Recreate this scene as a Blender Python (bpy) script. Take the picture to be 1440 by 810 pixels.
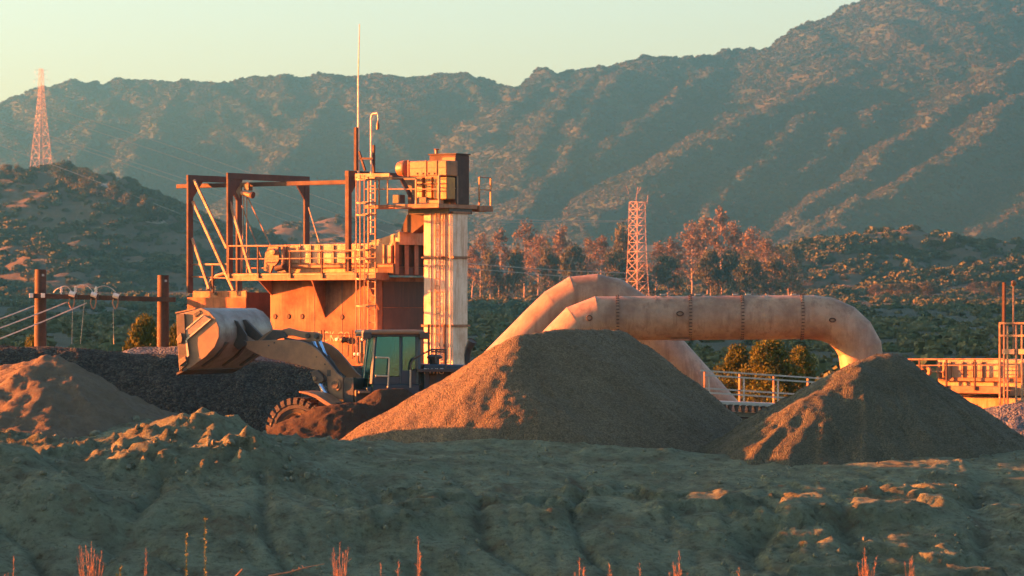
import bpy, bmesh, math, random
import numpy as np
from mathutils import Vector, Matrix

# ------------------------------------------------------------------ scene, camera, light
SC = bpy.context.scene
for o in list(bpy.data.objects):
    bpy.data.objects.remove(o)
COL = SC.collection
FPX, V0, HC = 5300.0, 440.0, 4.06          # focal length in photo pixels, horizon row, camera height
cam_data = bpy.data.cameras.new('camera')
cam = bpy.data.objects.new('camera', cam_data)
COL.objects.link(cam)
cam.location = (0, 0, HC)
cam.rotation_euler = (math.pi / 2, 0, 0)
cam_data.sensor_width = 36.0
cam_data.lens = FPX * 36.0 / 1440.0
cam_data.shift_y = (V0 - 405.0) / 1440.0
cam_data.clip_start = 1.0
cam_data.clip_end = 30000.0
cam_data.dof.use_dof = True
cam_data.dof.focus_distance = 104.0
cam_data.dof.aperture_fstop = 4.0
SC.camera = cam

SUN_A, SUN_E = math.radians(10.0), math.radians(6.5)     # azimuth behind the left side, elevation
SUN_DIR = Vector((-math.cos(SUN_A) * math.cos(SUN_E), math.sin(SUN_A) * math.cos(SUN_E), math.sin(SUN_E)))
world = bpy.data.worlds.new('World')
SC.world = world
world.use_nodes = True
wn = world.node_tree
bg = wn.nodes['Background']
sky = wn.nodes.new('ShaderNodeTexSky')
sky.sky_type = 'NISHITA'
sky.sun_disc = False
sky.sun_elevation = SUN_E
sky.sun_rotation = math.atan2(SUN_DIR.x, SUN_DIR.y)
sky.air_density = 1.0
sky.dust_density = 1.6
sky.ozone_density = 1.0
tint = wn.nodes.new('ShaderNodeMix')
tint.data_type = 'RGBA'
tint.blend_type = 'MULTIPLY'
tint.inputs['Factor'].default_value = 1.0
tint.inputs['B'].default_value = (0.885, 0.85, 0.96, 1)
wn.links.new(sky.outputs['Color'], tint.inputs['A'])
wn.links.new(tint.outputs['Result'], bg.inputs['Color'])
bg.inputs['Strength'].default_value = 0.05
sun_data = bpy.data.lights.new('sun', 'SUN')
sun_data.energy = 5.0
sun_data.angle = math.radians(0.5)
sun_data.color = (1.0, 0.225, 0.035)
sun = bpy.data.objects.new('sun', sun_data)
COL.objects.link(sun)
sun.rotation_euler = SUN_DIR.to_track_quat('Z', 'Y').to_euler()
SC.view_settings.view_transform = 'Standard'
SC.view_settings.look = 'None'
SC.view_settings.gamma = 1.0
SC.view_settings.use_curve_mapping = False
SC.view_settings.exposure = 3.65
SC.cycles.use_denoising = True
SC.cycles.max_bounces = 5
SC.cycles.diffuse_bounces = 3
SC.cycles.volume_bounces = 0
SC.cycles.transparent_max_bounces = 8

# ------------------------------------------------------------------ helpers
def ray(u, v):
    return Vector(((u - 720.0) / FPX, 1.0, -(v - V0) / FPX))
def P(u, v, y):
    d = ray(u, v)
    return Vector((d.x * y, y, HC + d.z * y))
class Plane:
    """vertical plane through pt along horizontal direction d"""
    def __init__(self, pt, d):
        self.pt = Vector(pt); self.d = Vector((d[0], d[1], 0)).normalized()
        self.n = Vector((-self.d.y, self.d.x, 0))
    def at(self, u, v):
        r = ray(u, v)
        t = (self.pt.xy - Vector((0, 0))).dot(self.n.xy) / r.xy.dot(self.n.xy)
        return Vector((r.x * t, r.y * t, HC + r.z * t))
    def shift(self, off):
        return Plane(self.pt + Vector(off), self.d)

_rs = np.random.RandomState(7)
_perm = np.concatenate([_rs.permutation(512)] * 3)
_ga = _rs.rand(512) * 2 * np.pi
def pnoise(x, y, seed=0):
    x = np.asarray(x, float); y = np.asarray(y, float)
    xi = np.floor(x).astype(int); yi = np.floor(y).astype(int)
    xf = x - xi; yf = y - yi
    u = xf * xf * xf * (xf * (xf * 6 - 15) + 10); v = yf * yf * yf * (yf * (yf * 6 - 15) + 10)
    def g(ix, iy, dx, dy):
        h = _perm[(_perm[(ix + seed * 37) % 512] + iy) % 512]
        a = _ga[h]
        return np.cos(a) * dx + np.sin(a) * dy
    n00 = g(xi, yi, xf, yf); n10 = g(xi + 1, yi, xf - 1, yf)
    n01 = g(xi, yi + 1, xf, yf - 1); n11 = g(xi + 1, yi + 1, xf - 1, yf - 1)
    return (n00 * (1 - u) + n10 * u) * (1 - v) + (n01 * (1 - u) + n11 * u) * v
def fbm(x, y, oct=4, seed=0, gain=0.5, lac=2.03):
    s = 0.0; a = 1.0
    for i in range(oct):
        s = s + a * pnoise(x, y, seed + i)
        x = x * lac + 3.1; y = y * lac + 1.7; a *= gain
    return s
def ridged(x, y, oct=4, seed=0, gain=0.5):
    s = 0.0; a = 1.0
    for i in range(oct):
        s = s + a * (1 - np.abs(pnoise(x, y, seed + i)) * 2)
        x = x * 2.03 + 3.1; y = y * 2.03 + 1.7; a *= gain
    return s
def sstep(a, b, x):
    t = np.clip((np.asarray(x, float) - a) / (b - a), 0, 1)
    return t * t * (3 - 2 * t)

def set_props(o, label=None, cat=None, group=None, kind=None):
    if label: o['label'] = label
    if cat: o['category'] = cat
    if group: o['group'] = group
    if kind: o['kind'] = kind
    return o
def thing(name, loc, label, cat, group=None):
    o = bpy.data.objects.new(name, None)
    o.empty_display_size = 0.3
    COL.objects.link(o)
    o.location = loc
    return set_props(o, label, cat, group)
def mesh_obj(name, verts, faces, mat, parent=None, smooth=False, origin=None):
    """verts in world space; stored relative to the parent's (or own) origin"""
    v = np.asarray(verts, float).reshape(-1, 3)
    if parent is not None:
        org = np.array(_worldloc(parent))
    elif origin is not None:
        org = np.array(origin)
    else:
        org = np.zeros(3)
    me = bpy.data.meshes.new(name)
    me.from_pydata((v - org).tolist(), [], faces)
    if smooth:
        me.polygons.foreach_set('use_smooth', np.ones(len(me.polygons), bool))
    if mat: me.materials.append(mat)
    me.update()
    o = bpy.data.objects.new(name, me)
    COL.objects.link(o)
    if parent is not None:
        o.parent = parent
    else:
        o.location = org
    return o
def _worldloc(o):
    v = Vector((0, 0, 0))
    while o is not None:
        v += Vector(o.location); o = o.parent
    return v
def grid_obj(name, xs, ys, zfun, mat, parent=None, smooth=True, origin=None):
    X, Y = np.meshgrid(xs, ys)
    Z = zfun(X, Y)
    nx, ny = len(xs), len(ys)
    V = np.stack([X.ravel(), Y.ravel(), Z.ravel()], 1)
    i = np.arange(nx * ny).reshape(ny, nx)
    Fq = np.stack([i[:-1, :-1], i[:-1, 1:], i[1:, 1:], i[1:, :-1]], -1).reshape(-1, 4)
    return quad_obj(name, V, Fq, mat, parent, smooth, origin)
def quad_obj(name, V, Fq, mat, parent=None, smooth=True, origin=None):
    org = np.array(_worldloc(parent)) if parent is not None else (np.array(origin) if origin is not None else np.zeros(3))
    V = np.asarray(V, float) - org
    me = bpy.data.meshes.new(name)
    me.vertices.add(len(V)); me.vertices.foreach_set('co', V.astype(np.float32).ravel())
    k = Fq.shape[1]
    me.loops.add(Fq.size); me.loops.foreach_set('vertex_index', Fq.astype(np.int32).ravel())
    me.polygons.add(len(Fq)); me.polygons.foreach_set('loop_start', (np.arange(len(Fq)) * k).astype(np.int32))
    me.update(calc_edges=True)
    if smooth: me.polygons.foreach_set('use_smooth', np.ones(len(Fq), bool))
    if mat: me.materials.append(mat)
    o = bpy.data.objects.new(name, me); COL.objects.link(o)
    if parent is not None: o.parent = parent
    else: o.location = org
    return o

class MB:
    def __init__(self): self.v = []; self.f = []
    def add(self, vs, fs):
        b = len(self.v)
        self.v += [tuple(p) for p in vs]; self.f += [tuple(i + b for i in f) for f in fs]
        return self
    def prism(self, pts, ext):
        """polygon (list of Vectors) extruded along vector ext"""
        n = len(pts); ext = Vector(ext)
        vs = [Vector(p) for p in pts] + [Vector(p) + ext for p in pts]
        fs = [tuple(range(n - 1, -1, -1)), tuple(range(n, 2 * n))] + [(i, (i + 1) % n, n + (i + 1) % n, n + i) for i in range(n)]
        return self.add(vs, fs)
    def box(self, o, a, b, c):
        """box from corner o with edge vectors a, b, c"""
        o, a, b, c = Vector(o), Vector(a), Vector(b), Vector(c)
        return self.prism([o, o + a, o + a + b, o + b], c)
    def cbox(self, ctr, a, b, c):
        a, b, c = Vector(a), Vector(b), Vector(c)
        return self.box(Vector(ctr) - (a + b + c) * 0.5, a, b, c)
    def bar(self, p, q, w, h=None, up=(0, 0, 1)):
        """rectangular bar from p to q"""
        h = h or w
        p, q = Vector(p), Vector(q); d = (q - p).normalized(); up = Vector(up)
        if abs(d.dot(up)) > 0.95: up = Vector((0.82, -0.57, 0))
        s = d.cross(up).normalized(); t = s.cross(d).normalized()
        o = p - s * w / 2 - t * h / 2
        return self.box(o, s * w, t * h, q - p)
    def tube(self, path, r, n=8, cap=True):
        path = [Vector(p) for p in path]; m = len(path)
        rr = r if isinstance(r, (list, tuple)) else [r] * m
        prev = None; rings = []
        for i, p in enumerate(path):
            if i == 0: d = path[1] - p
            elif i == m - 1: d = p - path[i - 1]
            else: d = (path[i + 1] - p).normalized() + (p - path[i - 1]).normalized()
            d.normalize()
            if prev is None:
                up = Vector((0, 0, 1)) if abs(d.z) < 0.9 else Vector((1, 0, 0))
                s = d.cross(up).normalized()
            else:
                s = (prev - d * prev.dot(d)).normalized()
            prev = s; t = d.cross(s)
            rings.append([p + (s * math.cos(2 * math.pi * k / n) + t * math.sin(2 * math.pi * k / n)) * rr[i] for k in range(n)])
        vs = [q for rg in rings for q in rg]; fs = []
        for i in range(m - 1):
            for k in range(n):
                fs.append((i * n + k, i * n + (k + 1) % n, (i + 1) * n + (k + 1) % n, (i + 1) * n + k))
        if cap:
            fs.append(tuple(range(n - 1, -1, -1))); fs.append(tuple((m - 1) * n + k for k in range(n)))
        return self.add(vs, fs)
    def cyl(self, p, q, r, n=16): return self.tube([p, q], r, n)
    def lathe(self, ctr, axis, prof, n=24, closed=False):
        """prof: list of (along axis, radius)"""
        ctr, axis = Vector(ctr), Vector(axis).normalized()
        up = Vector((0, 0, 1)) if abs(axis.z) < 0.9 else Vector((1, 0, 0))
        s = axis.cross(up).normalized(); t = axis.cross(s)
        vs = []; fs = []; m = len(prof)
        for a, r in prof:
            for k in range(n):
                an = 2 * math.pi * k / n
                vs.append(ctr + axis * a + (s * math.cos(an) + t * math.sin(an)) * r)
        for i in range(m - 1 if not closed else m):
            for k in range(n):
                j = (i + 1) % m
                fs.append((i * n + k, i * n + (k + 1) % n, j * n + (k + 1) % n, j * n + k))
        return self.add(vs, fs)
    def build(self, name, mat, parent=None, smooth=False, bevel=0.0, origin=None):
        o = mesh_obj(name, self.v, self.f, mat, parent, smooth, origin)
        me = o.data
        bm = bmesh.new(); bm.from_mesh(me)
        bmesh.ops.recalc_face_normals(bm, faces=bm.faces)
        bm.to_mesh(me); bm.free()
        if smooth:
            for e in me.edges: pass
            me.set_sharp_from_angle(angle=math.radians(38))
        if bevel:
            m = o.modifiers.new('bevel', 'BEVEL'); m.width = bevel; m.segments = 2; m.limit_method = 'ANGLE'
        return o

# ------------------------------------------------------------------ materials
def new_mat(name):
    m = bpy.data.materials.new(name); m.use_nodes = True
    return m, m.node_tree, m.node_tree.nodes['Principled BSDF']
def N(nt, t, **kw):
    n = nt.nodes.new(t)
    for k, v in kw.items():
        if k.startswith('i_'): n.inputs[k[2:].replace('_', ' ')].default_value = v
        else: setattr(n, k, v)
    return n
def ramp(nt, fac, stops):
    r = nt.nodes.new('ShaderNodeValToRGB'); e = r.color_ramp.elements
    e[0].position = stops[0][0]; e[0].color = stops[0][1]
    e[1].position = stops[-1][0]; e[1].color = stops[-1][1]
    for p, c in stops[1:-1]:
        k = e.new(p); k.color = c
    nt.links.new(fac, r.inputs['Fac']); return r
def rgba(c): return (c[0], c[1], c[2], 1.0)
def mixc(nt, fac, a, b, mode='MIX'):
    m = N(nt, 'ShaderNodeMix', data_type='RGBA', blend_type=mode)
    L = nt.links
    if isinstance(fac, (int, float)): m.inputs['Factor'].default_value = fac
    else: L.new(fac, m.inputs['Factor'])
    for k, x in (('A', a), ('B', b)):
        if isinstance(x, tuple): m.inputs[k].default_value = rgba(x)
        else: L.new(x, m.inputs[k])
    return m.outputs['Result']
def noise(nt, scale, detail=4, rough=0.6, vec=None, dist=0.0):
    n = N(nt, 'ShaderNodeTexNoise'); n.inputs['Scale'].default_value = scale
    n.inputs['Detail'].default_value = detail; n.inputs['Roughness'].default_value = rough
    n.inputs['Distortion'].default_value = dist
    if vec is not None: nt.links.new(vec, n.inputs['Vector'])
    return n.outputs['Fac']
def coords(nt, scale=(1, 1, 1), kind='Object'):
    tc = N(nt, 'ShaderNodeTexCoord'); mp = N(nt, 'ShaderNodeMapping')
    mp.inputs['Scale'].default_value = scale
    nt.links.new(tc.outputs[kind], mp.inputs['Vector']); return mp.outputs['Vector']
def bump(nt, b, height, strength=0.5, dist=0.02):
    n = N(nt, 'ShaderNodeBump'); n.inputs['Strength'].default_value = strength; n.inputs['Distance'].default_value = dist
    nt.links.new(height, n.inputs['Height']); nt.links.new(n.outputs['Normal'], b.inputs['Normal'])
def soil_mat(name, c1, c2, c3, s1=0.5, s2=6.0, fine=30.0, bdist=0.05, bstr=0.8, rough=0.95):
    m, nt, b = new_mat(name)
    vec = coords(nt)
    a = ramp(nt, noise(nt, s1, 5, 0.62, vec), [(0.35, rgba(c1)), (0.65, rgba(c2))])
    c = mixc(nt, ramp(nt, noise(nt, s2, 5, 0.7, vec), [(0.42, (0, 0, 0, 1)), (0.72, (1, 1, 1, 1))]).outputs['Color'], a.outputs['Color'], c3)
    nt.links.new(c, b.inputs['Base Color'])
    b.inputs['Roughness'].default_value = rough
    b.inputs['Specular IOR Level'].default_value = 0.15
    h = N(nt, 'ShaderNodeMath', operation='ADD')
    nt.links.new(noise(nt, fine, 5, 0.75, vec), h.inputs[0])
    nt.links.new(noise(nt, fine * 0.22, 3, 0.6, vec), h.inputs[1])
    bump(nt, b, h.outputs[0], bstr, bdist)
    return m
def land_mat(name, near, far, y0, y1):
    """bare yard soil near, low dark brush cover beyond the yard"""
    m = soil_mat(name, *near, s1=0.5, s2=1.1, fine=14.0, bdist=0.12, bstr=1.0)
    nt = m.node_tree; b = nt.nodes['Principled BSDF']
    src = b.inputs['Base Color'].links[0].from_socket
    tc = N(nt, 'ShaderNodeTexCoord'); sx = N(nt, 'ShaderNodeSeparateXYZ'); nt.links.new(tc.outputs['Object'], sx.inputs[0])
    mr = N(nt, 'ShaderNodeMapRange'); mr.inputs['From Min'].default_value = y0; mr.inputs['From Max'].default_value = y1
    nt.links.new(sx.outputs['Y'], mr.inputs['Value'])
    fc = ramp(nt, noise(nt, 0.03, 6, 0.65, coords(nt)), [(0.38, rgba(far[0])), (0.62, rgba(far[1]))])
    vec = coords(nt)
    spk = ramp(nt, noise(nt, 5.5, 7, 0.78, vec), [(0.36, (0.5, 0.46, 0.42, 1)), (0.47, (0.95, 0.95, 0.95, 1)), (0.68, (1.16, 1.16, 1.16, 1))])
    brn = ramp(nt, noise(nt, 0.9, 6, 0.7, vec, 0.6), [(0.56, (0, 0, 0, 1)), (0.68, (0.8, 0.8, 0.8, 1))])
    src = mixc(nt, 1.0, src, spk.outputs['Color'], 'MULTIPLY')
    src = mixc(nt, brn.outputs['Color'], src, (0.115, 0.088, 0.050))
    hh = N(nt, 'ShaderNodeMath', operation='ADD'); nt.links.new(noise(nt, 11.0, 6, 0.8, vec), hh.inputs[0]); nt.links.new(noise(nt, 3.2, 5, 0.7, vec, 0.4), hh.inputs[1])
    bump(nt, b, hh.outputs[0], 1.0, 0.16)
    nt.links.new(mixc(nt, mr.outputs['Result'], src, fc.outputs['Color']), b.inputs['Base Color'])
    return m
def gravel_mat(name, c1, c2, c3, cell=22.0, bdist=0.04, bstr=1.0, tint=None):
    m, nt, b = new_mat(name)
    vec = coords(nt)
    vo = N(nt, 'ShaderNodeTexVoronoi'); vo.inputs['Scale'].default_value = cell
    nt.links.new(vec, vo.inputs['Vector'])
    sep = N(nt, 'ShaderNodeSeparateColor'); nt.links.new(vo.outputs['Color'], sep.inputs['Color'])
    a = ramp(nt, sep.outputs['Red'], [(0.0, rgba(c1)), (0.5, rgba(c2)), (1.0, rgba(c3))])
    big = ramp(nt, noise(nt, 0.7, 4, 0.6, vec), [(0.3, (0.8, 0.8, 0.8, 1)), (0.7, (1.1, 1.1, 1.1, 1))])
    nt.links.new(mixc(nt, 1.0, a.outputs['Color'], big.outputs['Color'], 'MULTIPLY'), b.inputs['Base Color'])
    b.inputs['Roughness'].default_value = 0.9
    b.inputs['Specular IOR Level'].default_value = 0.2
    h = N(nt, 'ShaderNodeMath', operation='ADD')
    inv = N(nt, 'ShaderNodeMath', operation='SUBTRACT'); inv.inputs[0].default_value = 1.0
    nt.links.new(vo.outputs['Distance'], inv.inputs[1])
    nt.links.new(inv.outputs[0], h.inputs[0]); nt.links.new(noise(nt, cell * 0.3, 4, 0.7, vec), h.inputs[1])
    bump(nt, b, h.outputs[0], bstr, bdist)
    return m
def metal_mat(name, base, rust, amount=0.5, rough=0.55, metallic=0.0, streak=True, scale=1.5, bstr=0.15, dark=(0.05, 0.03, 0.02)):
    """painted or bare steel with rust blotches and vertical streaks"""
    m, nt, b = new_mat(name)
    v1 = coords(nt, (1, 1, 1)); v2 = coords(nt, (5, 5, 0.5))
    n1 = noise(nt, scale, 6, 0.68, v1)
    f1 = ramp(nt, n1, [(0.62 - 0.4 * amount, (0, 0, 0, 1)), (0.85 - 0.4 * amount, (1, 1, 1, 1))]).outputs['Color']
    c = mixc(nt, f1, base, rust)
    if streak:
        f2 = ramp(nt, noise(nt, scale * 1.4, 5, 0.7, v2), [(0.48, (0, 0, 0, 1)), (0.66, (0.85, 0.85, 0.85, 1))]).outputs['Color']
        c = mixc(nt, f2, c, rust)
    f3 = ramp(nt, noise(nt, scale * 5, 5, 0.75, v1), [(0.58, (0, 0, 0, 1)), (0.8, (0.55, 0.55, 0.55, 1))]).outputs['Color']
    c = mixc(nt, f3, c, dark)
    nt.links.new(c, b.inputs['Base Color'])
    b.inputs['Metallic'].default_value = metallic
    rr = N(nt, 'ShaderNodeMapRange'); rr.inputs['To Min'].default_value = max(0.1, rough - 0.15); rr.inputs['To Max'].default_value = min(1, rough + 0.25)
    nt.links.new(n1, rr.inputs['Value']); nt.links.new(rr.outputs['Result'], b.inputs['Roughness'])
    bump(nt, b, noise(nt, scale * 9, 4, 0.7, v1), bstr, 0.01)
    return m
def plain_mat(name, c, rough=0.6, metallic=0.0, var=0.25, scale=8.0):
    m, nt, b = new_mat(name)
    a = ramp(nt, noise(nt, scale, 5, 0.65, coords(nt)), [(0.3, rgba([x * (1 - var) for x in c])), (0.7, rgba([min(1, x * (1 + var)) for x in c]))])
    nt.links.new(a.outputs['Color'], b.inputs['Base Color'])
    b.inputs['Roughness'].default_value = rough; b.inputs['Metallic'].default_value = metallic
    return m
def leaf_mat(name, c1, c2, trans=0.25, rand=True, sat_scale=0.15):
    m, nt, b = new_mat(name)
    oi = N(nt, 'ShaderNodeObjectInfo')
    n = noise(nt, sat_scale, 3, 0.6, coords(nt, kind='Object'))
    f = N(nt, 'ShaderNodeMath', operation='ADD')
    nt.links.new(oi.outputs['Random'], f.inputs[0]); nt.links.new(n, f.inputs[1])
    h = N(nt, 'ShaderNodeMath', operation='MULTIPLY'); nt.links.new(f.outputs[0], h.inputs[0]); h.inputs[1].default_value = 0.62
    a = ramp(nt, h.outputs[0], [(0.2, rgba(c1)), (0.75, rgba(c2))])
    nt.links.new(a.outputs['Color'], b.inputs['Base Color'])
    b.inputs['Roughness'].default_value = 0.8
    b.inputs['Specular IOR Level'].default_value = 0.1
    if trans:
        tr = N(nt, 'ShaderNodeBsdfTranslucent'); nt.links.new(a.outputs['Color'], tr.inputs['Color'])
        ms = N(nt, 'ShaderNodeMixShader'); ms.inputs['Fac'].default_value = trans
        nt.links.new(b.outputs[0], ms.inputs[1]); nt.links.new(tr.outputs[0], ms.inputs[2])
        nt.links.new(ms.outputs[0], nt.nodes['Material Output'].inputs['Surface'])
    return m

# ------------------------------------------------------------------ far land
def polyline_field(X, Y, ridges, asym=1.0):
    """max over ridges of (ridge height - profile(distance)); ridges: (list of (x,y,z), slope, rounding)"""
    best = None
    for pts, slope, rnd in ridges:
        pts = np.array(pts, float)
        H = None
        for (p, q) in zip(pts[:-1], pts[1:]):
            d = q[:2] - p[:2]; L2 = d @ d
            t = np.clip(((X - p[0]) * d[0] + (Y - p[1]) * d[1]) / L2, 0, 1)
            dist = np.hypot(X - p[0] - t * d[0], Y - p[1] - t * d[1])
            side = (X - p[0]) * d[1] - (Y - p[1]) * d[0]
            k_ = slope * np.where(side > 0, asym, 1.0)
            h = p[2] + t * (q[2] - p[2]) - k_ * (np.sqrt(dist ** 2 + rnd ** 2) - rnd)
            H = h if H is None else np.maximum(H, h)
        if best is None: best = H
        else:
            k = 6.0
            m = np.maximum(best, H); best = m + k * 0.25 * np.maximum(0, 1 - np.abs(best - H) / k) ** 2
    return best
def R(*uvy, dv=0): return [tuple(P(u, v + dv, y)) for u, v, y in uvy]

def RM(*uvy): return R(*[(u, v, y + 330 * min(1.25, max(0.0, 1 - u / 720))) for u, v, y in uvy])
crest = RM((-160, 205, 3650), (-60, 170, 3700), (0, 150, 3740), (40, 130, 3760), (100, 114, 3780), (180, 112, 3800), (260, 112, 3800), (330, 106, 3810),
          (455, 102, 3820), (500, 108, 3820), (560, 102, 3820), (620, 99, 3820), (700, 114, 3830), (740, 110, 3830), (780, 94, 3830),
          (850, 84, 3820), (900, 78, 3810), (960, 80, 3810), (1000, 74, 3820), (1060, 62, 3830), (1100, 49, 3840), (1150, 27, 3850),
          (1210, 2, 3860), (1300, -38, 3870), (1440, -95, 3880), (1640, -150, 3880))
mount_ridges = [
    (crest, 0.62, 8),
    (RM((-40, 160, 3690), (-70, 230, 3520), (-110, 300, 3350)), 0.55, 5),
    (RM((175, 112, 3800), (140, 165, 3650), (100, 220, 3500), (60, 290, 3350)), 0.51, 4),
    (RM((265, 112, 3800), (228, 163, 3650), (186, 214, 3500), (165, 270, 3360)), 0.52, 4),
    (RM((470, 104, 3820), (452, 150, 3690), (420, 196, 3560), (374, 240, 3440), (340, 300, 3300)), 0.61, 3),
    (RM((775, 95, 3830), (712, 150, 3700), (700, 175, 3650), (690, 240, 3520), (660, 300, 3380)), 0.50, 5),
    (RM((860, 84, 3820), (800, 130, 3700), (765, 180, 3580), (740, 230, 3470)), 0.50, 4),
    (RM((900, 78, 3810), (860, 110, 3730), (822, 160, 3610), (795, 215, 3480), (780, 240, 3420), (735, 285, 3320), (690, 330, 3220)), 0.59, 3),
    (RM((1030, 74, 3825), (963, 121, 3690), (905, 160, 3590), (870, 190, 3520)), 0.55, 4),
    (RM((1300, 60, 3700), (1261, 88, 3640), (1147, 120, 3540), (1039, 163, 3440), (963, 206, 3350), (915, 240, 3280)), 0.46, 6),
    (RM((1150, 150, 3460), (1090, 200, 3360), (1040, 250, 3260)), 0.52, 4),
    (RM((1240, 140, 3480), (1160, 200, 3360), (1100, 255, 3260)), 0.52, 4),
    (RM((1480, 55, 3520), (1440, 82, 3470), (1310, 162, 3330), (1202, 244, 3200), (1147, 283, 3140), (1082, 328, 3060)), 0.56, 3),
    (RM((1500, 92, 3380), (1440, 126, 3320), (1359, 200, 3210), (1283, 245, 3130), (1202, 278, 3060), (1137, 326, 2990), (1085, 372, 2920)), 0.52, 3),
    (RM((1640, -40, 3700), (1480, 55, 3520)), 0.45, 6),
    (RM((1640, 120, 3300), (1540, 200, 3180), (1440, 285, 3060), (1360, 330, 2990)), 0.45, 6),
]
mount_ridges = [([(x, y, z - 6.0) for x, y, z in pts], sl * (1.0 if i == 0 else 1.4), rd) for i, (pts, sl, rd) in enumerate(mount_ridges)]
def base_z(Y): return np.interp(Y, [0, 300, 700, 1100, 1800, 2600, 3200, 5000], [0, 0, 3.5, 8.5, 22, 42, 62, 90])
def mount_z(X, Y):
    wx = X + 11 * fbm(X / 60, Y / 60, 3, 11); wy = Y + 14 * fbm(X / 70, Y / 70, 3, 21)
    h = polyline_field(wx, wy, mount_ridges, 0.78)
    h = h + 8.5 * (ridged(X / 52 + Y / 120, Y / 170, 3, 3) - 0.9) * sstep(20, 80, h) + 1.6 * (ridged(X / 15 + Y / 40, Y / 40, 2, 5) - 0.7)
    return np.maximum(h, base_z(Y) - 4 + 4 * fbm(X / 90, Y / 90, 3, 9))

M_mount = soil_mat('mountain_soil', (0.034, 0.048, 0.019), (0.058, 0.050, 0.022), (0.032, 0.046, 0.018), s1=0.02, s2=0.12, fine=0.9, bdist=0.8)
mountain = grid_obj('mountain', np.arange(-800, 880, 4.0), np.arange(2860, 4340, 4.2), mount_z, M_mount)
set_props(mountain, kind='structure')

lhill = [(R((-260, 215, 1560), (-60, 238, 1530), (0, 243, 1520), (40, 243, 1510), (75, 234, 1500), (110, 240, 1495), (160, 268, 1480), (205, 292, 1470), (250, 325, 1450), (310, 356, 1430), (380, 392, 1400)), 0.42, 10),
         (R((-220, 300, 1350), (-60, 322, 1310), (20, 338, 1290), (75, 352, 1270), (110, 375, 1240), (140, 405, 1210)), 0.36, 10),
         (R((105, 350, 1330), (150, 358, 1310), (230, 363, 1290), (300, 372, 1270), (380, 400, 1250)), 0.40, 6),
         (R((-120, 380, 1130), (-30, 398, 1110), (40, 410, 1090), (90, 428, 1070)), 0.34, 6)]
rhill = [(R((1060, 385, 1330), (1085, 368, 1340), (1110, 354, 1350), (1160, 347, 1360), (1200, 333, 1370), (1260, 326, 1380), (1330, 334, 1380), (1400, 342, 1380), (1440, 340, 1380), (1560, 330, 1380)), 0.30, 10),
         (R((1250, 400, 1190), (1300, 386, 1220), (1360, 377, 1240), (1440, 372, 1260), (1540, 366, 1270)), 0.32, 6),
         (R((1170, 428, 1110), (1215, 414, 1140), (1270, 402, 1160), (1330, 396, 1175), (1420, 398, 1180), (1540, 396, 1180)), 0.32, 6)]
mhill = [(R((300, 352, 1790), (372, 332, 1800), (430, 312, 1800), (490, 306, 1800), (560, 318, 1790), (640, 345, 1760)), 0.36, 8)]
def hill_z(ridges, rough=1.0):
    def f(X, Y):
        wx = X + 6 * fbm(X / 30, Y / 30, 3, 31); wy = Y + 6 * fbm(X / 30, Y / 30, 3, 41)
        h = polyline_field(wx, wy, ridges)
        return np.maximum(h + rough * (2.6 * fbm(X / 26, Y / 26, 4, 51)), base_z(Y) - 6)
    return f
M_hill = soil_mat('hill_soil', (0.084, 0.069, 0.042), (0.126, 0.087, 0.051), (0.060, 0.057, 0.033), s1=0.03, s2=0.25, fine=1.4, bdist=0.4)
z_l, z_r, z_m = hill_z(lhill), hill_z(rhill), hill_z(mhill)
hill_l = grid_obj('hill', np.arange(-330, -60, 2.2), np.arange(1030, 1640, 2.6), z_l, M_hill)
hill_r = grid_obj('hill', np.arange(60, 330, 2.2), np.arange(1060, 1460, 2.6), z_r, M_hill)
hill_m = grid_obj('hill', np.arange(-190, 20, 2.5), np.arange(1690, 1900, 3.0), z_m, M_hill)
# unseen ridge added west of the valley to keep its floor in shade
shade_ridge = [([(-200, 262, 22), (-215, 300, 36), (-260, 420, 48), (-400, 600, 70), (-420, 800, 76), (-440, 960, 66), (-470, 1120, 36)], 0.42, 10)]
shade_hill = grid_obj('hill', np.arange(-640, -120, 6.0), np.arange(150, 1260, 6.0), hill_z(shade_ridge), M_hill)
for h in (hill_l, hill_r, hill_m, shade_hill): set_props(h, kind='structure')

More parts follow.
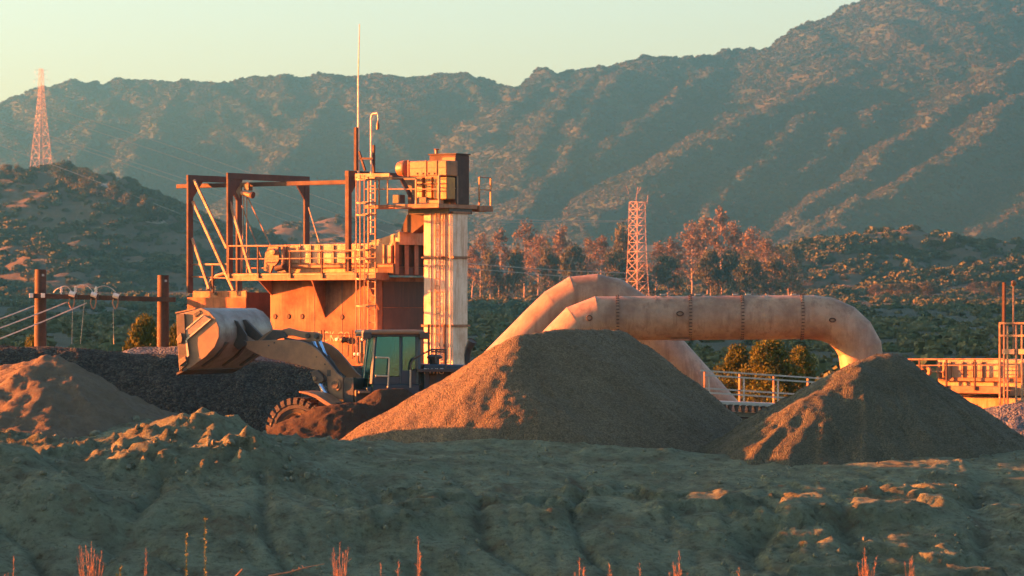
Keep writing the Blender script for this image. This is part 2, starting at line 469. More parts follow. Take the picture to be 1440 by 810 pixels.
# ------------------------------------------------------------------ near ground
def bumpf(X, Y, x0, y0, rx, ry, h):
    return h * np.exp(-((X - x0) / rx) ** 2 - ((Y - y0) / ry) ** 2)
def near_z(X, Y):
    sh = np.interp(X, [-14, -5, 4, 12, 18], [0, 0, -1.5, -2.2, -2.2])      # the bank runs away to the right
    Yl = Y + sh
    Yc = Yl + 0.9 * fbm(X / 5.0, Y / 5.0, 3, 61) + 0.28 * fbm(X / 1.6, Y / 1.6, 3, 66)
    yard = 0.06 * fbm(X / 2.2, Y / 2.2, 4, 62)
    crest_z = np.interp(X, [-14, -8, -5, 0, 5, 11, 15], [1.5, 1.36, 1.08, 0.74, 0.68, 0.66, 0.8]) + 0.12 * fbm(X / 5.0, Y / 7.0, 3, 63)
    up = sstep(92.0, 88.4, Yc)
    face = np.interp(Yc, [50, 60, 68, 72.0, 74.5, 77, 79.0, 80.2, 82.5, 85, 88], [-0.9, -1.0, -1.4, -1.85, -1.85, -1.4, -0.8, -0.3, 0.05, 0.5, 0.8])
    z = np.where(Yc > 88, crest_z * up, face + (crest_z - 0.8) * sstep(73, 88, Yc))
    on = sstep(72, 76, Yl) * sstep(91, 88, Yl)
    # eroded ledges, gullies and rills on the face
    blk = fbm(X / 1.9 + 0.5 * fbm(X / 3, Y / 3, 2, 171), Y / 1.2, 4, 172)
    lmask = sstep(-0.05, 0.30, fbm(X / 5.0, Y / 4.0, 2, 173) + np.interp(X, [-8, 0, 5, 12], [-0.25, -0.05, 0.15, 0.1]))
    z = z + 0.15 * (sstep(0.02, 0.06, blk) + 0.7 * sstep(-0.28, -0.24, blk)) * lmask * sstep(74, 76, Yl) * sstep(85, 82, Yl)
    led = ridged(X / 3.4 + 0.4 * fbm(X, Y, 2, 70), Y / 1.6, 4, 71)
    z = z + on * (0.05 * (led - 0.9) + 0.04 * fbm(X / 0.7, Y / 0.7, 4, 72))
    gul = np.abs(pnoise(X / 2.6 + 0.1 * Y, Y / 6.0, 73))
    rill = np.abs(pnoise(X / 0.8 + 0.15 * Y, Y / 4.0, 185))
    dn = sstep(86, 82, Yl)
    z = z - on * dn * (0.16 * np.exp(-(gul / 0.05) ** 2) + 0.05 * np.exp(-(rill / 0.07) ** 2))
    # small clods and pits everywhere on the bank
    fine = sstep(70, 73, Yl) * sstep(98, 95, Y)
    spots = sstep(0.12, 0.42, fbm(X / 1.3, Y / 1.3, 3, 183))
    z = z + fine * (0.034 * fbm(X / 0.3, Y / 0.28, 3, 184) + spots * (0.09 * np.maximum(0, ridged(X / 0.34, Y / 0.3, 2, 186) - 0.75)))
    # rubble tipped along the top left crest
    rub = sstep(-0.08, 0.25, fbm(X / 3.2, Y / 2.6, 3, 74)) * sstep(80.5, 83, Yl) * sstep(95, 91, Yl) * (0.06 + 0.94 * sstep(-2.5, -5.5, X))
    z = z + rub * (0.36 * np.maximum(0, fbm(X / 0.5, Y / 0.5, 4, 75)) + 0.14 * np.maximum(0, ridged(X / 0.27, Y / 0.3, 2, 76) - 0.7))
    # tipped mounds with slopes turned to the low sun
    q1 = X + 0.55 * (Y - 85) + 0.5 * fbm(X / 1.1, Y / 1.1, 3, 191)
    z = z + 0.20 * sstep(-9.3, -6.6, q1) * sstep(-3.6, -5.8, q1) * sstep(80.8, 83.0, Y) * sstep(89.5, 87.5, Y) * (0.75 + 0.5 * fbm(X / 0.8, Y / 0.8, 3, 192))
    q2 = X + 0.6 * (Y - 82) + 0.4 * fbm(X / 0.9, Y / 0.9, 3, 193)
    z = z + 0.32 * sstep(-12.6, -10.8, q2) * sstep(-8.8, -10.4, q2) * sstep(79.0, 80.5, Y) * sstep(84.5, 83.0, Y)
    # individual heaps
    z = z + bumpf(X, Y, -6.9, 86.4, 1.2, 1.0, 0.5) * (1 + 0.5 * fbm(X / 0.5, Y / 0.5, 3, 78))
    z = z + bumpf(X, Y, -5.9, 83.6, 1.0, 0.9, 0.62) * (1 + 0.7 * fbm(X / 0.45, Y / 0.45, 3, 79)) + bumpf(X, Y, -8.0, 83.4, 0.9, 0.6, 0.42) * (1 + 0.6 * fbm(X / 0.4, Y / 0.4, 3, 80)) + bumpf(X, Y, -11.3, 82.6, 1.0, 0.8, 0.3)
    z = z + bumpf(X, Y, 0.4, 89.4, 2.4, 1.0, 0.3)
    return z + np.where(Y > 96, yard, 0)

def ground_z(X, Y):
    far = base_z(Y) + sstep(250, 700, Y) * 2.0 * fbm(X / 120, Y / 120, 3, 91) - 0.25 * sstep(99, 106, Y) * sstep(40, 20, np.abs(X) - 0.0 * Y)
    nz = near_z(X, Y)
    w = sstep(30, 20, np.abs(X)) * sstep(112, 102, Y)
    z = nz * w + far * (1 - w) + (1 - sstep(30, 20, np.abs(X))) * sstep(110, 60, Y) * -0.4
    z = np.where(Y < 56, np.interp(Y, [-400, 0, 10, 24, 56], [2.0, 2.2, 2.2, 0.6, -0.9]) + 0.05 * fbm(X / 2, Y / 2, 3, 92), z)
    return z
M_ground = land_mat('bank_soil', ((0.147, 0.179, 0.112), (0.196, 0.228, 0.144), (0.100, 0.096, 0.057)), ((0.030, 0.038, 0.024), (0.055, 0.058, 0.036)), 135.0, 165.0)
gx = np.concatenate([-np.geomspace(990, 21, 46), np.arange(-20, 20.01, 0.1), np.geomspace(21, 990, 46)])
gy = np.concatenate([np.linspace(-400, 54, 40), np.arange(55, 72, 0.3), np.arange(72, 98, 0.085), np.arange(98.2, 106, 0.35), np.geomspace(107, 4080, 70)])
ground = grid_obj('ground', gx, gy, ground_z, M_ground)
set_props(ground, kind='structure')
def ground_at(x, y): return float(ground_z(np.array([x]), np.array([y]))[0])

# ------------------------------------------------------------------ material heaps
def pile(name, spine, slope, ext, res, mat, label, cat, seed, rough=0.06, grain=0.025, round_=0.25, sl_right=None, flute=0.0, flr=0.35, toe=0.0):
    """windrow or cone: spine = [(x, y, z), ...] highest line; sides at the angle of repose"""
    xs0 = [p[0] for p in spine]; ys0 = [p[1] for p in spine]
    xs = np.arange(min(xs0) - ext, max(xs0) + ext, res); ys = np.arange(min(ys0) - ext, max(ys0) + ext, res)
    X, Y = np.meshgrid(xs, ys)
    wx = X + 0.25 * fbm(X / 2.3, Y / 2.3, 3, seed); wy = Y + 0.25 * fbm(X / 2.3, Y / 2.3, 3, seed + 5)
    best = None; cx = sum(xs0) / len(xs0)
    pts = np.array(spine, float)
    segs = list(zip(pts[:-1], pts[1:])) if len(pts) > 1 else [(pts[0], pts[0] + np.array([1e-3, 0, 0]))]
    for p, q in segs:
        d = q[:2] - p[:2]; t = np.clip(((wx - p[0]) * d[0] + (wy - p[1]) * d[1]) / (d @ d), 0, 1)
        ex = wx - p[0] - t * d[0]; ey = wy - p[1] - t * d[1]
        dist = np.hypot(ex, ey)
        s = slope
        if sl_right: s = slope + (sl_right - slope) * sstep(-0.2, 0.8, ex / np.maximum(dist, 1e-3))
        an = np.arctan2(ey, ex)
        fl = flute * pnoise(an * 7 + seed, dist * 0.15, seed + 9) * sstep(0.5, 2.0, dist)
        h = p[2] + t * (q[2] - p[2]) - s * (np.sqrt(dist ** 2 + round_ ** 2) - round_) + fl
        best = h if best is None else np.maximum(best, h)
    Z = best + rough * fbm(X / 0.8, Y / 0.8, 4, seed + 2) + grain * fbm(X / flr, Y / flr, 3, seed + 3) + grain * 0.7 * pnoise(X / 0.13, Y / 0.13, seed + 4)
    if toe:   # flattened, spread toe
        Z = np.where(Z < toe, toe - (toe - Z) * 0.35, Z)
    G = ground_z(X, Y)
    keep = Z > G - 0.25
    nx, ny = len(xs), len(ys)
    i = np.arange(nx * ny).reshape(ny, nx)
    Fq = np.stack([i[:-1, :-1], i[:-1, 1:], i[1:, 1:], i[1:, :-1]], -1).reshape(-1, 4)
    Fq = Fq[keep.ravel()[Fq].any(1)]
    used = np.unique(Fq); remap = np.full(nx * ny, -1); remap[used] = np.arange(len(used))
    V = np.stack([X.ravel(), Y.ravel(), Z.ravel()], 1)[used]
    org = (cx, sum(ys0) / len(ys0), ground_at(cx, sum(ys0) / len(ys0)))
    o = quad_obj(name, V, remap[Fq], mat, None, True, org)
    set_props(o, label, cat)
    return o
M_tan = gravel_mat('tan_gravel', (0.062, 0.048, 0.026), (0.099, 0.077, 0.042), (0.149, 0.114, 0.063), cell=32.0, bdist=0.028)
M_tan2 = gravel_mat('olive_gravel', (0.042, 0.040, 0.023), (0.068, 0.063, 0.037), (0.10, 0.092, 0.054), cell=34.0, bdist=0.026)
M_black = gravel_mat('dark_gravel', (0.007, 0.007, 0.005), (0.017, 0.017, 0.014), (0.049, 0.048, 0.037), cell=15.0, bdist=0.06)
M_grey = gravel_mat('grey_gravel', (0.052, 0.057, 0.057), (0.094, 0.099, 0.099), (0.135, 0.140, 0.135), cell=14.0, bdist=0.05)
M_sand = soil_mat('sand', (0.095, 0.078, 0.051), (0.118, 0.094, 0.062), (0.080, 0.062, 0.041), s1=0.8, s2=5.0, fine=22, bdist=0.05)
M_brown = soil_mat('brown_dirt', (0.037, 0.025, 0.015), (0.050, 0.033, 0.021), (0.031, 0.020, 0.013), s1=1.0, s2=6.0, fine=20, bdist=0.05)
pile('gravel_pile', [tuple(P(738, 471, 93.6)), tuple(P(800, 462, 95.0)), tuple(P(866, 465, 97.0))], 0.62, 6.2, 0.07, M_tan,
     'largest tan gravel heap in the centre with its left flank in sunlight', 'gravel pile', 201, rough=0.05, grain=0.04, round_=0.3, sl_right=0.76, flute=0.05)
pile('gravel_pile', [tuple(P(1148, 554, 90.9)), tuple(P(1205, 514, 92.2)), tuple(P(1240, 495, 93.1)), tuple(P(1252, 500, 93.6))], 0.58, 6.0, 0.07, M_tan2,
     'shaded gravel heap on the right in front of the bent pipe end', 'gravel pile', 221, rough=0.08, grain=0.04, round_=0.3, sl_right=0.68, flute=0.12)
pile('sand_pile', [tuple(P(330, 596, 90.8)), tuple(P(215, 574, 90.4)), tuple(P(135, 541, 90.0)), tuple(P(74, 500, 89.6)), tuple(P(45, 507, 90.6)), tuple(P(15, 515, 91.6)), tuple(P(-30, 536, 92.8))], 0.56, 6.0, 0.075, M_sand,
     'sand heap at the left edge with lumpy sunlit slope', 'sand pile', 241, rough=0.14, grain=0.06, round_=0.25, sl_right=0.6, flute=0.1)
pile('gravel_pile', [tuple(P(-120, 484, 108)), tuple(P(0, 486, 108)), tuple(P(110, 489, 108)), tuple(P(185, 497, 108)), tuple(P(255, 499, 108)), tuple(P(360, 507, 108)), tuple(P(450, 512, 108)), tuple(P(540, 515, 108.5))],
     0.62, 6.0, 0.09, M_black, 'long black gravel windrow behind the raised loader bucket', 'gravel pile', 261, rough=0.05, grain=0.03, round_=0.5)
pile('gravel_pile', [tuple(P(205, 488, 117)), tuple(P(260, 487, 117)), tuple(P(330, 492, 117)), tuple(P(395, 502, 117))], 0.55, 6.5, 0.14, M_grey,
     'grey gravel heap peeking over the black windrow beside the right pole', 'gravel pile', 281, rough=0.05, grain=0.03, round_=0.8)
pile('dirt_mound', [tuple(P(458, 571, 97.8)), tuple(P(500, 566, 98.0)), tuple(P(545, 575, 98.2))], 0.60, 3.0, 0.06, M_brown,
     'brown dirt mound hiding the lower part of the loader wheel', 'dirt mound', 301, rough=0.07, grain=0.05, round_=0.35)
pile('dirt_mound', [tuple(P(530, 546, 98.5)), tuple(P(566, 545, 98.7))], 0.85, 2.4, 0.05, M_brown,
     'small flat-topped dirt clod heap below the loader cab door', 'dirt mound', 321, rough=0.05, grain=0.03, round_=0.12)
pile('gravel_pile', [tuple(P(1395, 576, 111)), tuple(P(1440, 566, 111)), tuple(P(1560, 555, 111))], 0.5, 4.5, 0.1, M_grey,
     'sunlit coarse gravel heap at the right edge below the deck', 'gravel pile', 341, rough=0.06, grain=0.05, round_=1.2)
# unseen heaps added on the left to throw shadows over bank and yard
for sp_, lb_, sd_ in (([(-26, 76, 5.0), (-25, 81.0, 5.2)], 'unseen gravel windrow added beyond the left edge to shade the bank', 361), ([(-28, 93, 2.6), (-28, 98, 3.0)], 'low unseen gravel windrow added beyond the left edge to shade the ground by the sand heap', 381)):
    pile('gravel_pile', sp_, 0.75, 9.5, 0.25, M_tan2, lb_, 'gravel pile', sd_)

# loose stones and clods on the bank and around the heaps
def scatter(name, pts, scales, mat, kind_node, label=None, seed=0, zs=1.0, sub=2, disp=0.35, nscale=1.2, variants=3, leaves=14.0):
    """many small lumps: one object, instanced by geometry nodes"""
    me = bpy.data.meshes.new(name)
    me.vertices.add(len(pts)); me.vertices.foreach_set('co', np.asarray(pts, np.float32).ravel())
    a = me.attributes.new('sc', 'FLOAT_VECTOR', 'POINT'); a.data.foreach_set('vector', np.asarray(scales, np.float32).ravel())
    rs = np.random.RandomState(seed)
    rot = np.zeros((len(pts), 3), np.float32); rot[:, 2] = rs.rand(len(pts)) * 6.283
    if kind_node == 'stone': rot[:, :2] = rs.rand(len(pts), 2) * 6.283
    b = me.attributes.new('rt', 'FLOAT_VECTOR', 'POINT'); b.data.foreach_set('vector', rot.ravel())
    vv = me.attributes.new('va', 'INT', 'POINT'); vv.data.foreach_set('value', rs.randint(0, variants, len(pts)).astype(np.int32))
    o = bpy.data.objects.new(name, me); COL.objects.link(o)
    ng = bpy.data.node_groups.new(name, 'GeometryNodeTree')
    ng.interface.new_socket('Geometry', in_out='INPUT', socket_type='NodeSocketGeometry')
    ng.interface.new_socket('Geometry', in_out='OUTPUT', socket_type='NodeSocketGeometry')
    n = ng.nodes; L = ng.links
    gi = n.new('NodeGroupInput'); go = n.new('NodeGroupOutput')
    join = n.new('GeometryNodeJoinGeometry')
    for k in range(variants):
        ico = n.new('GeometryNodeMeshIcoSphere'); ico.inputs['Radius'].default_value = 0.72 if kind_node == 'bush' else 1.0; ico.inputs['Subdivisions'].default_value = sub
        sp = n.new('GeometryNodeSetPosition')
        nz = n.new('ShaderNodeTexNoise'); nz.noise_dimensions = '3D'
        nz.inputs['Scale'].default_value = nscale; nz.inputs['Detail'].default_value = 4.0; nz.inputs['Roughness'].default_value = 0.8
        pos = n.new('GeometryNodeInputPosition'); add = n.new('ShaderNodeVectorMath'); add.operation = 'ADD'; add.inputs[1].default_value = (k * 7.3 + seed, k * 3.1, 1.7)
        L.new(pos.outputs[0], add.inputs[0]); L.new(add.outputs[0], nz.inputs['Vector'])
        sub_ = n.new('ShaderNodeVectorMath'); sub_.operation = 'SUBTRACT'; sub_.inputs[1].default_value = (0.5, 0.5, 0.5)
        L.new(nz.outputs['Color'], sub_.inputs[0])
        scl = n.new('ShaderNodeVectorMath'); scl.operation = 'SCALE'; scl.inputs['Scale'].default_value = disp * 4
        L.new(sub_.outputs[0], scl.inputs[0])
        L.new(ico.outputs['Mesh'], sp.inputs['Geometry']); L.new(scl.outputs[0], sp.inputs['Offset'])
        if kind_node == 'bush':      # leafy shell: small blades standing off the lump
            dp = n.new('GeometryNodeDistributePointsOnFaces'); dp.inputs['Density'].default_value = leaves; dp.inputs['Seed'].default_value = k + seed
            L.new(sp.outputs[0], dp.inputs['Mesh'])
            tri = n.new('GeometryNodeMeshGrid'); tri.inputs['Size X'].default_value = 0.30; tri.inputs['Size Y'].default_value = 0.20
            tri.inputs['Vertices X'].default_value = 2; tri.inputs['Vertices Y'].default_value = 2
            rv = n.new('FunctionNodeRandomValue'); rv.data_type = 'FLOAT_VECTOR'; rv.inputs[0].default_value = (0, 0, 0); rv.inputs[1].default_value = (6.28, 6.28, 6.28)
            rsz = n.new('FunctionNodeRandomValue'); rsz.data_type = 'FLOAT'; rsz.inputs[2].default_value = 0.5; rsz.inputs[3].default_value = 1.5
            li = n.new('GeometryNodeInstanceOnPoints')
            L.new(dp.outputs['Points'], li.inputs['Points']); L.new(tri.outputs['Mesh'], li.inputs['Instance'])
            L.new(rv.outputs[0], li.inputs['Rotation']); L.new(rsz.outputs[1], li.inputs['Scale'])
            rl = n.new('GeometryNodeRealizeInstances'); L.new(li.outputs[0], rl.inputs[0])
            pos2 = n.new('GeometryNodeInputPosition'); nz2 = n.new('ShaderNodeTexNoise'); nz2.inputs['Scale'].default_value = 2.5
            sp2 = n.new('GeometryNodeSetPosition'); s2 = n.new('ShaderNodeVectorMath'); s2.operation = 'SCALE'
            sb2 = n.new('ShaderNodeMath'); sb2.operation = 'MULTIPLY'; sb2.inputs[1].default_value = 0.5
            L.new(nz2.outputs['Fac'], sb2.inputs[0]); L.new(pos2.outputs[0], s2.inputs[0]); L.new(sb2.outputs[0], s2.inputs['Scale'])
            L.new(rl.outputs[0], sp2.inputs['Geometry']); L.new(s2.outputs[0], sp2.inputs['Offset'])
            jn = n.new('GeometryNodeJoinGeometry'); L.new(sp.outputs[0], jn.inputs[0]); L.new(sp2.outputs[0], jn.inputs[0])
            body = jn.outputs[0]
        else:
            body = sp.outputs[0]
        smt = n.new('GeometryNodeSetMaterial'); smt.inputs['Material'].default_value = mat
        L.new(body, smt.inputs['Geometry'])
        iop = n.new('GeometryNodeInstanceOnPoints')
        L.new(gi.outputs[0], iop.inputs['Points']); L.new(smt.outputs[0], iop.inputs['Instance'])
        at_s = n.new('GeometryNodeInputNamedAttribute'); at_s.data_type = 'FLOAT_VECTOR'; at_s.inputs['Name'].default_value = 'sc'
        at_r = n.new('GeometryNodeInputNamedAttribute'); at_r.data_type = 'FLOAT_VECTOR'; at_r.inputs['Name'].default_value = 'rt'
        at_v = n.new('GeometryNodeInputNamedAttribute'); at_v.data_type = 'INT'; at_v.inputs['Name'].default_value = 'va'
        L.new(at_s.outputs['Attribute'], iop.inputs['Scale']); L.new(at_r.outputs['Attribute'], iop.inputs['Rotation'])
        cmp_ = n.new('FunctionNodeCompare'); cmp_.data_type = 'INT'; cmp_.operation = 'EQUAL'
        L.new(at_v.outputs['Attribute'], cmp_.inputs[2]); cmp_.inputs[3].default_value = k
        L.new(cmp_.outputs[0], iop.inputs['Selection'])
        L.new(iop.outputs[0], join.inputs[0])
    L.new(join.outputs[0], go.inputs[0])
    md = o.modifiers.new('scatter', 'NODES'); md.node_group = ng
    me.materials.append(mat)
    set_props(o, label=label, kind='stuff')
    return o
rs = np.random.RandomState(11)
M_clod = plain_mat('clod', (0.10, 0.105, 0.066), .95, 0, .3, 9.0)
n = 7000
sx = rs.uniform(-16, 16, n); sy = rs.uniform(73, 96, n)
dens = sstep(-0.1, 0.5, fbm(sx / 3, sy / 3, 3, 131)) + 0.15
k = rs.rand(n) < dens; sx, sy = sx[k], sy[k]
sr = 0.012 + 0.055 * rs.rand(len(sx)) ** 4
stones = scatter('loose_stones', np.stack([sx, sy, ground_z(sx, sy) + sr * 0.2], 1), np.stack([sr * 1.2, sr, sr * 0.8], 1), M_clod, 'stone', seed=3, sub=2, disp=0.3, nscale=1.0)

# coarse grains on the heaps, thicker where they roll to the foot
def pile_points(o, n, seed, foot=0.5):
    me = o.data; co = np.empty(len(me.vertices) * 3, np.float32); me.vertices.foreach_get('co', co); co = co.reshape(-1, 3) + np.array(o.location)
    r_ = np.random.RandomState(seed); h = co[:, 2]
    w = (1 - foot) + foot * sstep(1.9, 0.7, h); w = w / w.sum()
    return co[r_.choice(len(co), n, p=w)] + np.stack([r_.uniform(-.04, .04, n), r_.uniform(-.04, .04, n), np.zeros(n)], 1)
heaps = [o for o in bpy.data.objects if o.name.startswith(('gravel_pile', 'sand_pile', 'dirt_mound')) and 'beyond the left edge' not in o['label']]
for o_, nst, sd_ in [(h_, {'gravel_pile': 7000, 'gravel_pile.001': 6000, 'sand_pile': 4500, 'gravel_pile.002': 9000, 'dirt_mound': 1200, 'dirt_mound.001': 700}.get(h_.name, 3500), 500 + q_) for q_, h_ in enumerate(heaps)]:
    pp = pile_points(o_, nst, sd_); r_ = np.random.RandomState(sd_)
    sr = 0.012 + 0.04 * r_.rand(nst) ** 4
    scatter('loose_gravel', pp + np.stack([np.zeros(nst), np.zeros(nst), sr * 0.15], 1), np.stack([sr * 1.25, sr, sr * 0.8], 1), o_.data.materials[0], 'stone', seed=sd_, sub=1, disp=0.22, nscale=1.0)
# clods tipped along the crest of the bank
n = 500
cx_ = rs.uniform(-13.5, -3.0, n); cy_ = rs.uniform(80.5, 89.5, n)
k = rs.rand(n) < sstep(-0.1, 0.3, fbm(cx_ / 1.6, cy_ / 1.6, 3, 74)); cx_, cy_ = cx_[k], cy_[k]
cr_ = 0.02 + 0.08 * rs.rand(len(cx_)) ** 3
scatter('dirt_clods', np.stack([cx_, cy_, ground_z(cx_, cy_) + cr_ * 0.3], 1), np.stack([cr_ * 1.2, cr_, cr_ * 0.85], 1), M_clod, 'stone', seed=17, sub=2, disp=0.4, nscale=1.3)

# ------------------------------------------------------------------ far vegetation masses
def slope_scatter(zf, xr, yr, n, seed, rmin, rmax, densf=None, flat=0.62):
    rs = np.random.RandomState(seed)
    x = rs.uniform(*xr, n); y = rs.uniform(*yr, n)
    u = 720 + FPX * x / y
    keep = (u > -120) & (u < 1560)
    if densf is not None: keep &= rs.rand(n) < densf(x, y)
    x, y = x[keep], y[keep]
    z = zf(x, y)
    r = rmin + (rmax - rmin) * rs.rand(len(x)) ** 2.2
    return np.stack([x, y, z + r * flat * 0.25], 1), np.stack([r * rs.uniform(.85, 1.2, len(r)), r * rs.uniform(.85, 1.2, len(r)), r * flat * rs.uniform(.8, 1.25, len(r))], 1)
M_chap = leaf_mat('chaparral', (0.038, 0.043, 0.020), (0.091, 0.070, 0.032), trans=0, sat_scale=0.02)
p, s = slope_scatter(mount_z, (-800, 880), (2880, 4320), 480000, 5, 0.9, 3.0, lambda x, y: 0.6 + 0.38 * sstep(-0.25, 0.35, fbm(x / 55, y / 55, 4, 141)))
mb_veg = scatter('mountain_chaparral', p, s, M_chap, 'bush', seed=5, sub=2, disp=0.28, nscale=1.3)
M_scrub = leaf_mat('scrub', (0.045, 0.068, 0.028), (0.10, 0.098, 0.042), trans=0, sat_scale=0.05)
for zf, xr, yr, n_, sd, nm in ((z_l, (-330, -60), (1040, 1630), 34000, 6, 'hill_scrub'), (z_r, (60, 330), (1070, 1450), 22000, 7, 'hill_scrub'), (z_m, (-190, 20), (1700, 1890), 2200, 8, 'hill_scrub')):
    p, s = slope_scatter(zf, xr, yr, n_, sd, 0.5, 3.0, lambda x, y: 0.18 + 0.8 * sstep(-0.2, 0.3, fbm(x / 22, y / 22, 4, 151)))
    scatter(nm, p, s, M_scrub, 'bush', leaves=26.0, seed=sd, sub=2, disp=0.3, nscale=1.5)
p, s = slope_scatter(ground_z, (-230, 230), (170, 2850), 90000, 9, 0.35, 1.8, lambda x, y: 0.35 + 0.6 * sstep(0.0, 0.4, fbm(x / 40, y / 40, 3, 161)))
scatter('valley_scrub', p, s, M_scrub, 'bush', seed=9, sub=2, disp=0.3, nscale=1.5)

# ------------------------------------------------------------------ plant
class Fr:
    """local frame: s along D2, t along D1 (away from the camera), placed by photo pixels"""
    def __init__(self, org, D2):
        self.o = Vector((org[0], org[1], 0)); self.D2 = Vector((D2[0], D2[1], 0)).normalized(); self.D1 = Vector((-self.D2.y, self.D2.x, 0))
    def w(self, s, t, z): return self.o + self.D2 * s + self.D1 * t + Vector((0, 0, z))
    def S(self, u, t):
        q = self.o + self.D1 * t; k = (u - 720) / FPX
        return (q.y * k - q.x) / (self.D2.x - k * self.D2.y)
    def T(self, u, s):
        q = self.o + self.D2 * s; k = (u - 720) / FPX
        return (q.y * k - q.x) / (self.D1.x - k * self.D1.y)
    def Z(self, v, s, t):
        return HC - (v - V0) / FPX * (self.o + self.D2 * s + self.D1 * t).y
    def pt(self, u, v, t):
        s = self.S(u, t); return self.w(s, t, self.Z(v, s, t))
    def box(self, mb, u0, u1, v0, v1, t0, t1):
        """front face u0..u1, v0 (top)..v1 (bottom) on plane t0, depth to t1"""
        s0, s1 = self.S(u0, t0), self.S(u1, t0); sm = (s0 + s1) / 2
        za, zb = self.Z(v0, sm, t0), self.Z(v1, sm, t0)
        return self.sbox(mb, s0, s1, t0, t1, zb, za)
    def sbox(self, mb, s0, s1, t0, t1, z0, z1):
        return mb.box(self.w(s0, t0, z0), self.D2 * (s1 - s0), self.D1 * (t1 - t0), Vector((0, 0, z1 - z0)))
    def poly(self, mb, uv, t0, t1):
        p = [self.pt(u, v, t0) for u, v in uv]
        return mb.prism(p, self.D1 * (t1 - t0))
C55 = math.radians(55)
PF = Fr(P(552, 440, 115), (math.sin(C55), -math.cos(C55)))
M_conc = metal_mat('stained_concrete', (0.312, 0.118, 0.049), (0.105, 0.034, 0.015), 0.58, 0.85, 0, True, 0.9, 0.3, (0.082, 0.046, 0.026))
M_panel = metal_mat('cream_panel', (0.476, 0.281, 0.155), (0.295, 0.122, 0.044), 0.45, 0.7, 0, True, 1.4, 0.2, (0.098, 0.053, 0.030))
M_deck = metal_mat('weathered_steel', (0.295, 0.122, 0.052), (0.172, 0.057, 0.022), 0.5, 0.65, 0, True, 1.8, 0.2)
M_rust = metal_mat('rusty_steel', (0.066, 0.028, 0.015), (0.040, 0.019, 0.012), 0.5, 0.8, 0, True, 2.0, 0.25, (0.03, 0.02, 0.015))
M_rail = metal_mat('rail_steel', (0.312, 0.167, 0.081), (0.164, 0.068, 0.030), 0.5, 0.55, 0, False, 3.0, 0.1)
M_white = metal_mat('white_painted_steel', (0.66, 0.47, 0.33), (0.40, 0.21, 0.11), 0.4, 0.6, 0, True, 0.8, 0.12, (0.20, 0.13, 0.09))
M_orange = metal_mat('orange_paint', (0.28, 0.085, 0.016), (0.13, 0.045, 0.016), 0.35, 0.5, 0, True, 1.6, 0.1)
M_yellow = metal_mat('yellow_paint', (0.36, 0.15, 0.010), (0.19, 0.065, 0.014), 0.35, 0.5, 0, True, 1.6, 0.1)
M_bolt = plain_mat('dark_iron', (0.06, 0.045, 0.035), 0.6, 0.3)
M_letter = plain_mat('white_lettering', (0.78, 0.70, 0.58), 0.8, 0, 0.3, 3.0)
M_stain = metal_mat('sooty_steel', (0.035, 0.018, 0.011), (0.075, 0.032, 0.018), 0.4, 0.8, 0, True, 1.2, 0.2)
M_faded = metal_mat('faded_lettering', (0.52, 0.34, 0.20), (0.30, 0.12, 0.05), 0.45, 0.85, 0, True, 3.0, 0.1)
M_wire = plain_mat('cable', (0.42, 0.38, 0.30), 0.5, 0.2)
M_rope = plain_mat('wire_rope', (0.20, 0.12, 0.07), 0.6, 0.2)

def tpart(fr, parent, name, mat, pts, r, n=6):
    m = MB(); m.tube([fr.pt(*p) for p in pts], r, n); return m.build(name, mat, parent, True)
def bpart(fr, parent, name, mat, u0, u1, v0, v1, t0, t1, bevel=0.0):
    m = MB(); fr.box(m, u0, u1, v0, v1, t0, t1); return m.build(name, mat, parent, False, bevel)
def base(fr, u, t): 
    p = fr.pt(u, 440, t); return (p.x, p.y, ground_at(p.x, p.y))

hop = thing('aggregate_hopper', base(PF, 470, 0.5), 'rust-streaked hopper block with cream bin, railed deck and faded white lettering', 'hopper')
# lower bunker, with the wall made of two cast bays
sl0, sl1 = PF.S(380, 0), PF.S(531, 0)
zt = PF.Z(390, -2, 0)
m = MB(); PF.sbox(m, sl0, sl1, 0, 3.0, -0.3, zt); low = m.build('bunker_wall', M_conc, hop, False, 0.02)
for uu in (442, 481):
    s = PF.S(uu, 0); m = MB(); PF.sbox(m, s - 0.012, s + 0.012, -0.008, 0.01, 1.2, zt - 0.02); m.build('joint', M_bolt, low)
for uu, vv in ((387, 445), (406, 445), (425, 445), (481, 446)):
    c = PF.pt(uu, vv, 0); m = MB(); m.lathe(c, -PF.D1, [(-0.02, 0.001), (0.02, 0.001), (0.025, 0.06), (0.012, 0.085), (-0.01, 0.085)], 14); m.build('bolt_plate', M_rust, low)
# stain band of rust on the right side: a steel liner plate
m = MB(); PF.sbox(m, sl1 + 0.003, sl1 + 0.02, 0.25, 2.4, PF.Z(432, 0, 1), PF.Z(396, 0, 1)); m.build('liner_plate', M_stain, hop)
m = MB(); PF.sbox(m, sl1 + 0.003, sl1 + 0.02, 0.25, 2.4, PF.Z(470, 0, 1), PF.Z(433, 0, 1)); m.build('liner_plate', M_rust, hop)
# triangular brackets
for uu, vb in ((382, 415), (457, 447), (533, 436)):
    s = PF.S(uu, 0) ; m = MB()
    z1 = PF.Z(394, s, 0); z0 = PF.Z(vb, s, 0)
    m.prism([PF.w(s - .02, -0.002, z1), PF.w(s - .02, -0.002, z0), PF.w(s - .02, -0.68, z1)], PF.D2 * 0.04); m.build('bracket', M_conc, hop)
# deck
dk = bpart(PF, hop, 'deck', M_deck, 322, 528, 384, 394, -0.7, -0.003)
m = MB(); PF.sbox(m, PF.S(322, -.7), PF.S(528, -.7), -0.72, -0.7, PF.Z(386.5, -2, -.7), PF.Z(385, -2, -.7)); m.build('deck_lip', M_rail, dk)
